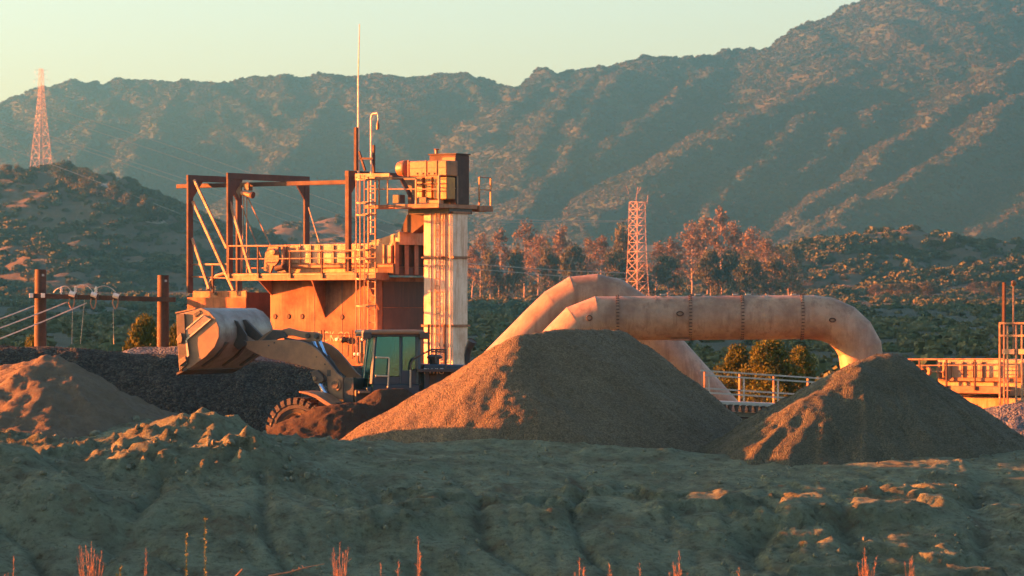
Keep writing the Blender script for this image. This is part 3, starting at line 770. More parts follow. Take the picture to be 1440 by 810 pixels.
# bin: backing wall, panels and ribs
sb0, sb1 = PF.S(400, 0.12), PF.S(552, 0.12)
m = MB(); PF.sbox(m, sb0, sb1, 0.12, 3.0, PF.Z(383.5, -2, 0.12), PF.Z(343, -2, 0.12)); binw = m.build('bin_wall', M_panel, hop, False, 0.015)
edges = [401, 421, 436, 449, 468, 487, 505, 522, 539, 551]
for a, b in zip(edges[:-1], edges[1:]):
    bpart(PF, binw, 'panel', M_panel, a + 1.2, b - 1.2, 345, 370, 0.05, 0.118, 0.01)
for uu in edges[:-1]:
    bpart(PF, binw, 'rib', M_rail, uu - 1.0, uu + 1.0, 344, 371, 0.0, 0.05)
bpart(PF, binw, 'ledge', M_deck, 399, 552.5, 371, 376, -0.04, 0.118)
# raised right part of the bin with sloping lip, and its dark right side
m = MB()
p0 = [(515, 344), (527, 338), (545, 332), (562, 326), (562, 344)]
PF.poly(m, p0, 0.13, 2.6); m.build('lip', M_panel, hop)
for k in range(5):
    s = PF.S(552, 0) + 0.02; t = 0.3 + 0.5 * k
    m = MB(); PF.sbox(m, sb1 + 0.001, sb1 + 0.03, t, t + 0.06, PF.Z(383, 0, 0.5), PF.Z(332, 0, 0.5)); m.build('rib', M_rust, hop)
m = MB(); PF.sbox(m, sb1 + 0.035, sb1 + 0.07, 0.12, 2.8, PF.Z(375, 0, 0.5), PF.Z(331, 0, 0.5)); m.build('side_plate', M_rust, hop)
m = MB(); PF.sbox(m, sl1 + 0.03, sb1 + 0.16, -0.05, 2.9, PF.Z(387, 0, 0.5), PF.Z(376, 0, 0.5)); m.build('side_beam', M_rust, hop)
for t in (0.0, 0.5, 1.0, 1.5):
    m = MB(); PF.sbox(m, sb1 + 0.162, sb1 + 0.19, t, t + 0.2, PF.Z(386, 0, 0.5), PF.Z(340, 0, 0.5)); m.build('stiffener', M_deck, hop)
# railing on the deck
for uu in (322, 363, 408, 453, 500):
    m = MB(); s = PF.S(uu, -0.72); m.bar(PF.w(s, -.73, PF.Z(390, s, -.73)), PF.w(s, -.73, PF.Z(346 if uu < 405 else 352, s, -.73)), 0.045)
    rp = m.build('rail_post', M_rust, hop)
    m = MB(); m.cbox(PF.w(s, -.74, PF.Z(388, s, -.74)), PF.D2 * .08, PF.D1 * .03, Vector((0, 0, .14))); m.build('post_foot', M_bolt, rp)
tpart(PF, hop, 'rail', M_rail, [(322, 346, -.73), (408, 345.5, -.73)], 0.028)
tpart(PF, hop, 'rail', M_rail, [(406, 353, -.73), (528, 352, -.73)], 0.024)
tpart(PF, hop, 'rail', M_rail, [(322, 364, -.73), (370, 364, -.73), (528, 362.5, -.73)], 0.018)
tpart(PF, hop, 'rail', M_rail, [(345, 377, -.2), (375, 377, -.2)], 0.022)
for uu in (339, 350):
    tpart(PF, hop, 'stanchion', M_rail, [(uu, 348, -.15), (uu, 384, -.15)], 0.03)
# low railing in front of the lettering and the small wall fittings
tpart(PF, hop, 'rail', M_rust, [(450, 470.5, -.5), (510, 470.5, -.5)], 0.016)
for uu in (452, 456, 496): tpart(PF, hop, 'rail_post', M_rust, [(uu, 464, -.5), (uu, 505, -.5)], 0.022)
m = MB(); m.lathe(PF.pt(483, 478, -.1), PF.D2 + Vector((0, 0, -.25)), [(-.1, .02), (-.1, .09), (.0, .11), (.1, .05), (.1, .01)], 12); val = m.build('valve_body', M_bolt, hop, True)
m = MB(); m.lathe(PF.pt(474, 477.5, -.1), PF.D2, [(-.05, .01), (-.05, .05), (0, .06), (.05, .05), (.05, .01)], 12); m.build('valve_cap', M_letter, val, True)
m = MB(); m.tube([PF.pt(486, 477, -.1), PF.pt(493, 483, -.1)], .022, 6); m.tube([PF.pt(490, 485, -.1), PF.pt(489, 501, -.1)], .025, 6); m.build('valve_lever', M_bolt, val, True)
for uu, vv in ((510, 477), (499, 498), (504, 498)):
    m = MB(); m.lathe(PF.pt(uu, vv, -.1), -PF.D1, [(-.02, .001), (-.02, .05), (.03, .045), (.05, .001)], 12); m.build('lamp_globe', M_letter, hop, True)

def text_mesh(txt, size, name, mat, origin, xdir, parent, ydir=Vector((0, 0, 1)), spacing=1.0, xs=1.0):
    cu = bpy.data.curves.new('lettering', 'FONT'); cu.body = txt; cu.size = size; cu.extrude = 0.003; cu.space_character = spacing
    to = bpy.data.objects.new('lettering', cu); COL.objects.link(to)
    dg = bpy.context.evaluated_depsgraph_get()
    me = bpy.data.meshes.new_from_object(to.evaluated_get(dg))
    COL.objects.unlink(to); bpy.data.objects.remove(to)
    x = Vector(xdir).normalized(); y = ydir; zz = x.cross(y)
    off = Vector(origin) - _worldloc(parent)
    for v in me.vertices: v.co = off + x * v.co.x * xs + y * v.co.y + zz * v.co.z
    me.materials.clear(); me.materials.append(mat)
    o = bpy.data.objects.new(name, me); COL.objects.link(o); o.parent = parent
    return o
text_mesh('ROCK.CO', 0.43, 'lettering', M_faded, PF.pt(437, 479.5, -0.006), PF.D2, hop, spacing=1.1, xs=0.74)

# small rusty bin at the left
sb = thing('steel_bin', base(PF, 300, 0.6), 'open rusty steel bin at the left foot of the gantry, right behind the raised bucket', 'bin')
s0, s1 = PF.S(263, 0), PF.S(346, 0)
m = MB(); PF.sbox(m, s0, s1, 0, 0.05, 0.4, PF.Z(418, -5, 0)); m.build('front_plate', M_conc, sb, False, 0.01)
m = MB(); PF.sbox(m, s1 - 0.05, s1, 0.053, 1.9, 0.4, PF.Z(411, -5, .5)); m.build('side_plate', M_rust, sb, False, 0.01)
m = MB(); PF.sbox(m, s0, s0 + 0.05, 0.053, 1.9, 0.4, PF.Z(418, -5, 0)); m.build('side_plate', M_rust, sb)
m = MB(); PF.sbox(m, s0, s1, 1.903, 1.95, 0.4, PF.Z(411, -5, 1.9)); m.build('rear_plate', M_conc, sb)
m = MB(); PF.sbox(m, PF.S(271, 0.06), s1 - .052, 0.06, 0.12, PF.Z(422, -5, 0), PF.Z(409, -5, 0)); m.build('rim_plate', M_deck, sb, False, 0.01)
m = MB(); m.lathe(PF.pt(304, 413, -.01), -PF.D1, [(0, .001), (.05, .03), (.05, .06), (0, .06)], 10); m.build('lifting_eye', M_bolt, sb)
tpart(PF, sb, 'hose', M_rail, [(292, 408, .6), (297, 395, .6), (305, 388, .6), (315, 385, .6), (322, 386, .6)], 0.06, 8)

# gantry
gan = thing('steel_gantry', base(PF, 323, 0.5), 'brown steel portal gantry with diagonal braces standing over the hopper deck', 'gantry')
FT = -0.35
def portal(uf, vt, vb, urear, vrb, has_rear=True, w=0.08, wt=0.24):
    s = PF.S(uf, FT); zt = PF.Z(vt, s, FT); zb = PF.Z(vb, s, FT)
    m = MB(); PF.sbox(m, s - w / 2, s + w / 2, FT - wt / 2, FT + wt / 2, zb, zt - .2); m.build('post', M_rust, gan, False, 0.012)
    tr = PF.T(urear, s)
    m = MB(); PF.sbox(m, s - w / 2 - .002, s + w / 2 + .002, FT - wt / 2 - .01, tr + wt / 2 + .01, zt - .2, zt); m.build('portal_beam', M_rust, gan, False, 0.012)
    for t, sg in ((FT, 1), (tr, -1)):
        m = MB(); m.prism([PF.w(s - .02, t + sg * wt / 2, zt - .202), PF.w(s - .02, t + sg * (wt / 2 + .5), zt - .202), PF.w(s - .02, t + sg * wt / 2, zt - .75)], PF.D2 * .04); m.build('gusset', M_rust, gan)
    if has_rear:
        m = MB(); PF.sbox(m, s - w / 2, s + w / 2, tr - wt / 2, tr + wt / 2, PF.Z(vrb, s, tr), zt - .2); m.build('post', M_rust, gan, False, 0.012)
    return s, tr, zt
pA = portal(267, 246, 412, 336, 412)
pB = portal(323, 243, 384, 431, 345)
pC = portal(490, 240, 382, 578, 345, True, .15, .15)
m = MB(); PF.sbox(m, PF.S(250, .4), PF.S(489, .4), .32, .48, PF.Z(260, -3, .4), PF.Z(254, -3, .4)); m.build('monorail_beam', M_rust, gan, False, 0.01)
bar_list = [((273, 253), (319, 349), FT), ((271, 283), (328, 408), FT), ((270, 335), (294, 406), FT), ((323, 283), (354, 388), FT)]
for a, b, t in bar_list:
    m = MB(); m.bar(PF.pt(*a, t), PF.pt(*b, t), .07); m.build('brace', M_rail, gan)
for a, b in (((340, 289), (375, 382)), ((348, 277), (381, 346)), ((434, 292), (449, 341)), ((347, 270), (347, 384)), ((343, 275), (340, 384))):
    m = MB(); m.tube([PF.pt(*a, .5), PF.pt(*b, .1)], .022, 6); m.build('stay_rope', M_rope, gan)
m = MB(); m.bar(PF.pt(268, 372, -.3), PF.pt(320, 371.5, -.3), .05); m.build('rail', M_rail, gan)
m = MB(); m.tube([PF.pt(270, 389, -.3), PF.pt(320, 391, -.3)], .025, 6); m.build('rail', M_rail, gan)
m = MB(); m.bar(PF.pt(299, 372, -.3), PF.pt(299, 412, -.3), .06); m.build('rail_post', M_rust, gan)
# hoist block hanging under the monorail
hb = thing('chain_hoist', PF.pt(348, 262, .4), 'small chain hoist with pulley hanging under the monorail beam', 'hoist')
m = MB(); m.cbox(PF.pt(349, 263, .4), PF.D2 * .22, PF.D1 * .2, Vector((0, 0, .22))); m.build('housing', M_bolt, hb, False, .02)
m = MB(); m.cyl(PF.pt(340, 271, .3), PF.pt(354, 275, .3), .075, 12); m.build('drum', M_rail, hb, True)
m = MB(); m.cyl(PF.pt(353.5, 274, .25), PF.pt(356, 274.6, .25), .11, 12); m.build('drum_end', M_rust, hb, True)
m = MB(); m.prism([PF.pt(328, 262, .36), PF.pt(340, 258, .36), PF.pt(337, 279, .36)], PF.D1 * .05); m.build('hanger_plate', M_bolt, hb)
# winch on the deck
wi = thing('winch', PF.pt(382, 384, -.3), 'round-drum winch and motor on the hopper deck beside the railing', 'winch')
m = MB(); m.lathe(PF.pt(384, 362, -.25), PF.D1, [(-.05, .001), (-.05, .27), (.04, .27), (.04, .001)], 20); m.build('drum_disc', M_deck, wi)
m = MB(); m.lathe(PF.pt(384, 354, -.33), PF.D1, [(-.05, .001), (-.04, .09), (.05, .11), (.05, .001)], 16); m.build('hub', M_rail, wi, True)
m = MB(); PF.poly(m, [(373, 356), (379, 345), (391, 346), (389, 360), (380, 384), (371, 380)], -.2, -.13); m.build('side_frame', M_deck, wi)
m = MB(); PF.poly(m, [(390, 383), (397, 371), (402, 383)], -.3, -.1); m.build('support_leg', M_bolt, wi)
m = MB(); m.cyl(PF.pt(388, 378, -.3), PF.pt(400, 375, -.3), .09, 12); m.build('motor', M_rust, wi, True)
m = MB(); m.tube([PF.pt(398, 345, -.2), PF.pt(398, 384, -.2)], .06, 8); m.build('pipe_post', M_rail, wi, True)

# bucket elevator tower
TW0, TW1 = .25, 1.01
el = thing('bucket_elevator', base(PF, 625, .6), 'white square elevator tower with orange drive head and railed platform on top', 'elevator tower')
ts0, ts1 = PF.S(596, TW0), PF.S(637, TW0)
zb = [PF.Z(v, 1.5, TW0) for v in (560, 458, 362, 299)]
for i in range(3):
    m = MB(); PF.sbox(m, ts0, ts1, TW0, TW1, zb[i] - (0.6 if i == 0 else 0) + .03, zb[i + 1] - .03); cas = m.build('casing', M_white, el, False, .012)
    for uu in (606, 626):
        s = PF.S(uu, TW0); m = MB(); PF.sbox(m, s - .016, s + .016, TW0 - .03, TW0 - .002, zb[i] + .04, zb[i + 1] - .04); m.build('angle_rib', M_white, cas)
    for vv in ((zb[i] + zb[i + 1]) / 2, zb[i + 1] - .25):
        m = MB(); PF.sbox(m, PF.S(604, TW0), PF.S(630, TW0), TW0 - .07, TW0 - .052, vv, vv + .03); m.build('cross_strip', M_white, cas)
for z in zb[1:]:
    m = MB(); PF.sbox(m, ts0 - .06, ts1 + .06, TW0 - .06, TW1 + .06, z - .03, z + .03); fl = m.build('flange', M_deck, el)
# pipes and conduits on the lit face
for uu, r in ((610, .016), (619, .016), (633, .026)):
    tpart(PF, el, 'conduit', M_white, [(uu, 301, TW0 - .13), (uu, 520, TW0 - .13)], r)
tpart(PF, el, 'drain_pipe', M_rust, [(625, 456, TW0 - .16), (625, 518, TW0 - .16)], .045)
tpart(PF, el, 'drain_pipe', M_rust, [(603, 456, TW0 - .16), (603, 518, TW0 - .16)], .04)
# thin ladder on the lit face
for uu in (612.5, 618):
    tpart(PF, el, 'ladder_rail', M_rail, [(uu, 300, TW0 - .16), (uu, 505, TW0 - .16)], .014)
lr0 = None
for k in range(20):
    v = 304 + 9.8 * k; p, q = PF.pt(612.5, v, TW0 - .16), PF.pt(618, v, TW0 - .16)
    if lr0 is None:
        m = MB(); m.tube([p, q], .011, 5); lr0 = m.build('rung', M_rail, el); pl0 = p
    else:
        o = lr0.copy(); COL.objects.link(o); o.parent = el; o.location = p - pl0
# head platform
HP = -.5
sd0, sd1 = PF.S(555, HP), PF.S(617, HP)
zd0, zd1 = PF.Z(293, 1, HP), PF.Z(287, 1, HP)
m = MB(); PF.sbox(m, sd0, sd1, HP, 1.5, zd0, zd1); plat = m.build('head_platform', M_deck, el, False, .01)
m = MB(); PF.sbox(m, PF.S(513, HP), sd0 - .004, HP, .35, PF.Z(293, 0, HP), PF.Z(288, 0, HP)); m.build('walkway', M_deck, el, False, .01)
m = MB(); PF.sbox(m, sd0 + .1, sd1 - .05, .1, 1.3, zd0 - .16, zd0 - .003); m.build('support_frame', M_bolt, el)
m = MB(); PF.sbox(m, sd1 - .5, sd1 + .05, 1.55, 2.25, zd0 - .06, zd1 - .02); bal = m.build('balcony', M_deck, el)
for (uu, vv, tt) in ((533, 250, HP), (545, 250, HP), (585, 250, HP), (617, 246, HP)):
    m = MB(); p = PF.pt(uu, vv, HP); q = Vector((p.x, p.y, zd1)); m.bar(p, q, .04); m.build('rail_post', M_rail, el)
for v1_ in (252, 266):
    m = MB(); m.tube([PF.pt(513, v1_, HP), PF.pt(617, v1_ - 4 if v1_ < 260 else v1_, HP)], .018, 6); m.build('rail', M_rail, el, True)
def side_rail(t0, t1, zt0):
    for t in (t0, t1):
        m = MB(); m.bar(PF.w(sd1, t, zd1), PF.w(sd1, t, zt0), .04); m.build('rail_post', M_rail, el)
    for z in (zt0, (zd1 + zt0) / 2 + .05):
        m = MB(); m.tube([PF.w(sd1, t0, z), PF.w(sd1, t1, z)], .018, 6); m.build('rail', M_rail, el, True)
side_rail(HP + .05, .45, PF.Z(247, 2, 0)); side_rail(1.6, 2.2, PF.Z(250, 2, 2))
m = MB(); m.cbox(PF.pt(561, 280, -.1), PF.D2 * .28, PF.D1 * .25, Vector((0, 0, .26))); m.build('junction_box', M_bolt, el, False, .01)
m = MB(); PF.poly(m, [(563, 325), (572, 302), (600, 299), (600, 312), (580, 328)], .3, .8); m.build('discharge_chute', M_rust, el, False, .01)
# drive head: long cover with a rounded end, belt guard, gear case
dr = bpart(PF, el, 'drive_cover', M_orange, 574, 628, 226, 248, -.28, .3, .03)
m = MB(); c0 = PF.pt(573, 237, 0.0)
m.lathe(c0, -PF.D2, [(-.02, .001), (-.02, .25), (.16, .25), (.3, .21), (.36, .12), (.37, .001)], 20); m.build('motor_end', M_orange, dr, True)
m = MB(); m.lathe(PF.pt(571, 237, 0.0), -PF.D2, [(-.05, .262), (.01, .262)], 20); m.build('clamp_band', M_bolt, dr, True)
for uu in (573, 598, 613):
    bpart(PF, dr, 'cover_strap', M_deck, uu, uu + 1.2, 225.5, 248.5, -.30, -.284)
bpart(PF, dr, 'cover_seam', M_bolt, 574, 628, 235.5, 236.5, -.292, -.282)
for uu in (586, 594, 602, 610):
    m = MB(); m.lathe(PF.pt(uu, 244, -.283), -PF.D1, [(0, .03), (.02, .03), (.02, .001)], 8); m.build('bolt', M_bolt, dr)
for a, b in ((586, 594), (597.5, 607), (609.5, 617), (619.5, 628)):
    bpart(PF, el, 'belt_guard', M_yellow, a, b, 249, 280, -.25, .2, .02)
bpart(PF, el, 'guard_bar', M_rust, 585, 628.5, 257.5, 259, -.29, -.26)
bpart(PF, el, 'gear_case', M_bolt, 586, 600, 277, 286, -.35, -.26, .02)
bpart(PF, el, 'gear_foot', M_orange, 600, 620, 281, 286.5, -.35, -.2, .02)
hs0, hs1 = PF.S(604, .35), PF.S(641, .35)
m = MB(); PF.sbox(m, hs0, hs1, .35, 1.05, zd1 + .003, PF.Z(218, 1.6, .35)); hb2 = m.build('head_box', M_rust, el, False, .015)
m = MB(); PF.sbox(m, hs0 - .03, hs1 + .03, .32, 1.08, PF.Z(217.6, 1.6, .35), PF.Z(216, 1.6, .35)); m.build('head_lid', M_rust, hb2)
bpart(PF, hb2, 'access_plate', M_orange, 622, 640, 221, 232, .31, .347, .01)
m = MB(); m.lathe(PF.pt(614, 216, .4), (0, 0, 1), [(0, .05), (.1, .05), (.14, .09), (.16, .001)], 12); m.build('breather', M_rail, hb2, True)
m = MB(); PF.poly(m, [(566, 249), (584, 249), (584, 284), (579, 272), (574, 262)], -.05, .05); m.build('drive_bracket', M_bolt, el)

# caged ladder in front of the hopper corner
lad = thing('caged_ladder', base(PF, 515, -.9), 'tall caged steel ladder rising in front of the hopper corner', 'ladder')
LT = -.85
for uu, tt in ((518, LT + .2), (528, LT + .2)):
    m = MB(); m.bar(PF.pt(uu, 246, tt), PF.pt(uu, 508, tt), .05, .03); m.build('side_rail', M_rail, lad)
rung = None
for k in range(27):
    v = 252 + 9.6 * k
    p, q = PF.pt(518, v, LT + .2), PF.pt(528, v, LT + .2)
    if rung is None:
        m = MB(); m.tube([p, q], .018, 6); rung = m.build('rung', M_rail, lad, True); p0 = p
    else:
        o = rung.copy(); COL.objects.link(o); o.parent = lad; o.location = p - p0
for uu, tt in ((501, LT), (506.5, LT - .25), (512.5, LT - .2)):
    m = MB(); m.tube([PF.pt(uu, 246, tt), PF.pt(uu, 508, tt)], .022, 6); m.build('cage_bar', M_rail, lad, True)
for v in (252, 285, 302, 351, 364, 392, 430, 472):
    m = MB(); pts = [PF.pt(528, v, LT + .2), PF.pt(514, v + .5, LT - .25), PF.pt(506, v + .5, LT - .27), PF.pt(501, v, LT), PF.pt(509, v - .5, LT + .3), PF.pt(518, v - .3, LT + .25)]
    for a, b in zip(pts[:-1], pts[1:]): m.bar(a, b, .02, .05)
    m.build('cage_hoop', M_rail, lad)
m = MB(); m.bar(PF.pt(500, 246.5, LT), PF.pt(548, 246, LT), .05, .1); m.build('top_frame', M_rail, lad)
m = MB(); m.bar(PF.pt(500, 251, LT + .35), PF.pt(552, 250, LT + .35), .05, .12); m.build('top_frame', M_rail, lad)

# antenna, post and lamp on the gantry top
an = thing('whip_antenna', PF.pt(504, 300, -.2), 'very tall thin whip antenna rising above the gantry', 'antenna')
m = MB(); m.tube([PF.pt(504, 300, -.2), PF.pt(503.8, 110, -.2)], [.045, .035], 6); m.build('mast', M_wire, an, True)
m = MB(); m.tube([PF.pt(503.8, 110, -.2), PF.pt(505.6, 34, -.2)], [.026, .014], 6); m.build('whip', M_wire, an, True)
m = MB(); m.bar(PF.pt(500.5, 240, -.3), PF.pt(500.5, 179, -.3), .09); m.build('mast_post', M_rust, an)
m = MB(); m.bar(PF.pt(505, 213, -.3), PF.pt(513.5, 240, -.3), .06); m.build('strut', M_rust, an)
m = MB(); m.bar(PF.pt(506, 223, -.3), PF.pt(525, 223, -.3), .06); m.build('cross_strut', M_rust, an)
lp = thing('lamp_post', PF.pt(522, 300, -.2), 'thin hooked pole with a small hanging lamp next to the antenna', 'lamp post')
m = MB(); m.tube([PF.pt(522, 330, -.2), PF.pt(522, 166, -.2), PF.pt(522.7, 162, -.2), PF.pt(525, 160, -.2), PF.pt(531, 159.3, -.2)], .032, 8); m.build('pole', M_wire, lp, True)
m = MB(); m.tube([PF.pt(531, 160, -.2), PF.pt(531.5, 170, -.2)], .012, 5); m.build('cord', M_wire, lp)
m = MB(); m.lathe(PF.pt(531.5, 182, -.2), (0, 0, 1), [(0, .001), (0, .05), (.14, .055), (.2, .03), (.27, .02), (.27, .001)], 10); m.build('lamp_head', M_orange, lp, True)
m = MB(); m.bar(PF.pt(525.5, 245, -.1), PF.pt(525.5, 204, -.1), .07); m.build('post', M_rust, lp)

# ------------------------------------------------------------------ wheel loader
G = math.radians(24)
LF = Fr(P(472, 440, 100.0), (math.cos(G), -math.sin(G)))       # front frame: near arm plane at t = 0
Q = math.radians(10)
LR = Fr(P(528, 440, 99.6), (math.cos(Q), math.sin(Q)))         # rear frame: near cab side at t = 0
M_ltan = metal_mat('loader_paint', (0.21, 0.115, 0.055), (0.13, 0.075, 0.042), 0.45, 0.5, 0, False, 2.2, 0.1, (0.09, 0.06, 0.04))
M_lbuck = metal_mat('worn_bucket_steel', (0.21, 0.185, 0.155), (0.11, 0.08, 0.055), 0.5, 0.45, 0.3, False, 1.6, 0.15, (0.07, 0.05, 0.04))
M_ldark = metal_mat('greasy_steel', (0.035, 0.032, 0.03), (0.09, 0.06, 0.04), 0.4, 0.55, 0.2, False, 3.0, 0.15)
M_lcab = metal_mat('dark_teal_paint', (0.010, 0.036, 0.055), (0.022, 0.032, 0.036), 0.2, 0.4, 0, False, 2.0, 0.05)
M_tyre = plain_mat('dusty_rubber', (0.05, 0.042, 0.035), 0.9, 0, 0.5, 6.0)
M_rim = metal_mat('dusty_rim', (0.16, 0.11, 0.06), (0.09, 0.06, 0.04), 0.5, 0.7, 0, False, 4.0, 0.1)
M_chrome = plain_mat('blue_grey_rod', (0.25, 0.42, 0.62), 0.2, 0.8, 0.1)
M_cream = plain_mat('cream_rail_paint', (0.42, 0.34, 0.22), 0.5)
def glass_mat(name, col, refl):
    m = bpy.data.materials.new(name); m.use_nodes = True; nt = m.node_tree
    nt.nodes.remove(nt.nodes['Principled BSDF'])
    t = N(nt, 'ShaderNodeBsdfTransparent'); t.inputs['Color'].default_value = rgba(col)
    g = N(nt, 'ShaderNodeBsdfGlossy'); g.inputs['Roughness'].default_value = 0.12; g.inputs['Color'].default_value = (0.18, 0.68, 0.85, 1)
    ms = N(nt, 'ShaderNodeMixShader'); ms.inputs['Fac'].default_value = refl
    nt.links.new(t.outputs[0], ms.inputs[1]); nt.links.new(g.outputs[0], ms.inputs[2])
    nt.links.new(ms.outputs[0], nt.nodes['Material Output'].inputs['Surface'])
    return m
M_glass = glass_mat('tinted_glass', (0.22, 0.50, 0.52), 0.45)
M_bucket_in = M_ldark
bx, by, _ = LF.pt(440, 560, 0)
ld = thing('wheel_loader', (bx, by, 0.0), 'large tan wheel loader with dark cab and bucket raised to the left', 'wheel loader')
# bucket
BT0, BT1 = -0.95, 2.05
prof = [(252, 441), (268, 437), (284, 433), (295, 438), (304, 448), (309, 461), (309, 474), (303, 488), (290, 502), (272, 515), (254, 525)]
inn = [(254, 444), (268, 440), (284, 436.5), (293, 441), (301.5, 450), (306, 462), (306, 474), (300.5, 486), (288.5, 499.5), (271, 512), (254, 521.5)]
bk = None
m = MB()
o0 = [LF.pt(u, v, BT0) for u, v in prof]; i0 = [LF.pt(u, v, BT0) for u, v in inn]
D = LF.D1 * (BT1 - BT0)
vs = o0 + i0 + [p + D for p in o0] + [p + D for p in i0]; n_ = len(prof); fs = []
for i in range(n_ - 1):
    fs += [(i, i + 1, 2 * n_ + i + 1, 2 * n_ + i), (n_ + i, 3 * n_ + i, 3 * n_ + i + 1, n_ + i + 1)]
    fs += [(i, n_ + i, n_ + i + 1, i + 1), (2 * n_ + i, 2 * n_ + i + 1, 3 * n_ + i + 1, 3 * n_ + i)]
fs += [(0, 2 * n_, 3 * n_, n_), (n_ - 1, 2 * n_ - 1, 4 * n_ - 1, 3 * n_ - 1)]
m.add(vs, fs); bk = m.build('bucket', M_lbuck, ld, True)
for t0, t1 in ((BT0 - .05, BT0 - .002), (BT1 + .002, BT1 + .05)):
    m = MB(); ps = [LF.pt(u, v, BT0) for u, v in [(257, 442)] + prof[2:-1] + [(255, 524)]]
    m.prism([p + LF.D1 * (t0 - BT0) for p in ps], LF.D1 * (t1 - t0)); m.build('side_wall', M_ltan, bk, False, .01)
def bplate(name, uv, off0, off1, mat, par=None):
    m = MB(); ps = [LF.pt(u, v, BT0) + LF.D1 * off0 for u, v in uv]; m.prism(ps, LF.D1 * (off1 - off0)); return m.build(name, mat, par or bk, False, .008)
bplate('wear_strip', [(263, 464), (289, 443), (298.5, 449), (264.5, 477)], -.09, -.052, M_lbuck)
bplate('edge_strip', [(263.8, 476.5), (298, 448), (299.2, 449.2), (265, 478.5)], -.1, -.092, M_cream)
bplate('edge_strip', [(262, 463.5), (288, 442), (289, 443), (263.2, 465)], -.1, -.092, M_cream)
sc_ = bplate('side_cutter', [(251, 442), (262, 441), (263, 463), (267, 500), (266, 512), (255, 522), (253.5, 500), (251.5, 470)], -.11, -.06, M_ldark)
bplate('edge_strip', [(264, 478), (266, 478), (269, 500), (266, 503)], -.12, -.112, M_cream, bk)
for uv in ([(252, 476), (258, 468), (260, 475), (259, 482), (254, 483)], [(255, 507), (264, 501), (266, 507), (256, 515)]):
    bplate('tooth_plate', uv, -.16, -.112, M_ltan)
bplate('stamped_plate', [(274, 441), (282, 436), (284.5, 440), (276, 446)], -.07, -.052, M_ldark)
m = MB(); p0 = LF.pt(252, 523, BT0); d2 = (LF.pt(300, 500, BT0) - p0).normalized(); up = Vector((0, 0, 1))
m.box(p0 - LF.D1 * .06 - d2 * .05, d2 * .34, LF.D1 * 3.12, up * -.06); m.build('cutting_edge', M_ldark, bk)
m = MB(); p0 = LF.pt(240, 441.5, BT0 + 1.0); m.box(LF.pt(247, 441, BT0) - LF.D1 * .02, (LF.pt(275, 435, BT0) - LF.pt(247, 441, BT0)), LF.D1 * 3.05, up * .035); m.build('spill_guard', M_ltan, bk)
# ribs and hinge lugs on the bucket back
for t in (0.02, .32, .98, 1.25):
    m = MB(); LF.poly(m, [(318, 446), (334, 452), (346, 470), (348, 486), (334, 492), (322, 478)], t, t + .07); m.build('hinge_lug', M_ldark, bk, False, .01)
for t in (-.55, .6, 1.6):
    m = MB(); ps = [LF.pt(u, v, BT0) + LF.D1 * (t - BT0) for u, v in [(306, 481), (309.5, 482), (294, 502), (274, 516), (272, 514)]]; m.prism(ps, LF.D1 * .12); m.build('belly_rib', M_ldark, bk)
# lift arms
arm = [(339, 481), (352, 479), (366, 479), (385, 478), (404, 477.5), (419, 479), (430, 482), (438, 486), (447, 493), (456, 503), (465, 514), (474, 525), (482, 531), (482, 562), (470, 562), (461, 549), (459, 530), (449, 522), (438, 518.5), (424, 514.5), (410, 511), (395, 507.5), (381, 505), (368, 501), (357, 496), (347, 490)]
for t0, t1 in ((0, .09), (1.15, 1.24)):
    m = MB(); ps = [LF.pt(u, v, 0) + LF.D1 * t0 for u, v in arm]; m.prism(ps, LF.D1 * (t1 - t0)); la = m.build('lift_arm', M_ltan, ld, False, .012)
    if t0 == 0:
        for uu, vv, r in ((472, 541, .17), (472, 541, .1), (343, 483, .09)):
            m = MB(); m.lathe(LF.pt(uu, vv, 0), -LF.D1, [(-.01, .001), (-.01, r), (.04 if r > .15 else .07, r), (.04 if r > .15 else .07, .001)], 18); m.build('pivot_pin', M_ldark if r < .15 else M_ltan, la)
        for uu, vv in ((378, 486), (445, 502), (457, 512), (386, 482)):
            m = MB(); m.lathe(LF.pt(uu, vv, 0), -LF.D1, [(-.01, .001), (-.01, .022), (.015, .022), (.015, .001)], 8); m.build('bolt', M_ldark, la)
        m = MB(); LF.poly(m, [(460, 520), (465, 520), (465, 529), (460, 529)], -.008, -.001); m.build('slot', M_ldark, la)
m = MB(); m.cyl(LF.pt(405, 495, .1), LF.pt(405, 495, .1) + LF.D1 * 1.04, .11, 14); m.build('cross_tube', M_ltan, ld, True)
# tilt linkage
m = MB(); LF.poly(m, [(362, 479), (372, 470), (383, 463), (395, 464), (406, 461), (420, 465), (432, 466.5), (445, 467), (452, 471), (451, 479), (440, 480), (428, 476), (412, 472), (396, 473), (384, 478), (372, 482)], .42, .5); lk = m.build('bell_crank', M_ltan, ld, False, .01)
m = MB(); LF.poly(m, [(368, 479), (383, 464.5), (398, 466), (404, 474), (390, 477), (378, 482)], .33, .41); m.build('link_plate', M_ldark, lk, False, .01)
m = MB(); LF.poly(m, [(330, 452), (345, 449), (362, 466), (374, 478), (360, 480), (344, 470)], .5, .62); m.build('tilt_link', M_ldark, ld, False, .02)
for uu, vv in ((433, 472), (445, 473), (390, 470)):
    m = MB(); m.lathe(LF.pt(uu, vv, .41), -LF.D1, [(-.01, .001), (-.01, .07), (.05, .06), (.05, .001)], 14); m.build('pivot_pin', M_ldark, lk)
for a, b, t in (((447, 474), (462, 512), .55), ((438, 474), (455, 515), .75)):
    m = MB(); m.cyl(LF.pt(*a, t), LF.pt(*b, t), .055, 12); m.build('cylinder_rod', M_chrome, ld, True)
for a, b in (((458, 502), (486, 545)),):
    m = MB(); m.cyl(LF.pt(*a, .65), LF.pt(*b, .65), .11, 14); m.build('tilt_cylinder', M_ldark, ld, True)
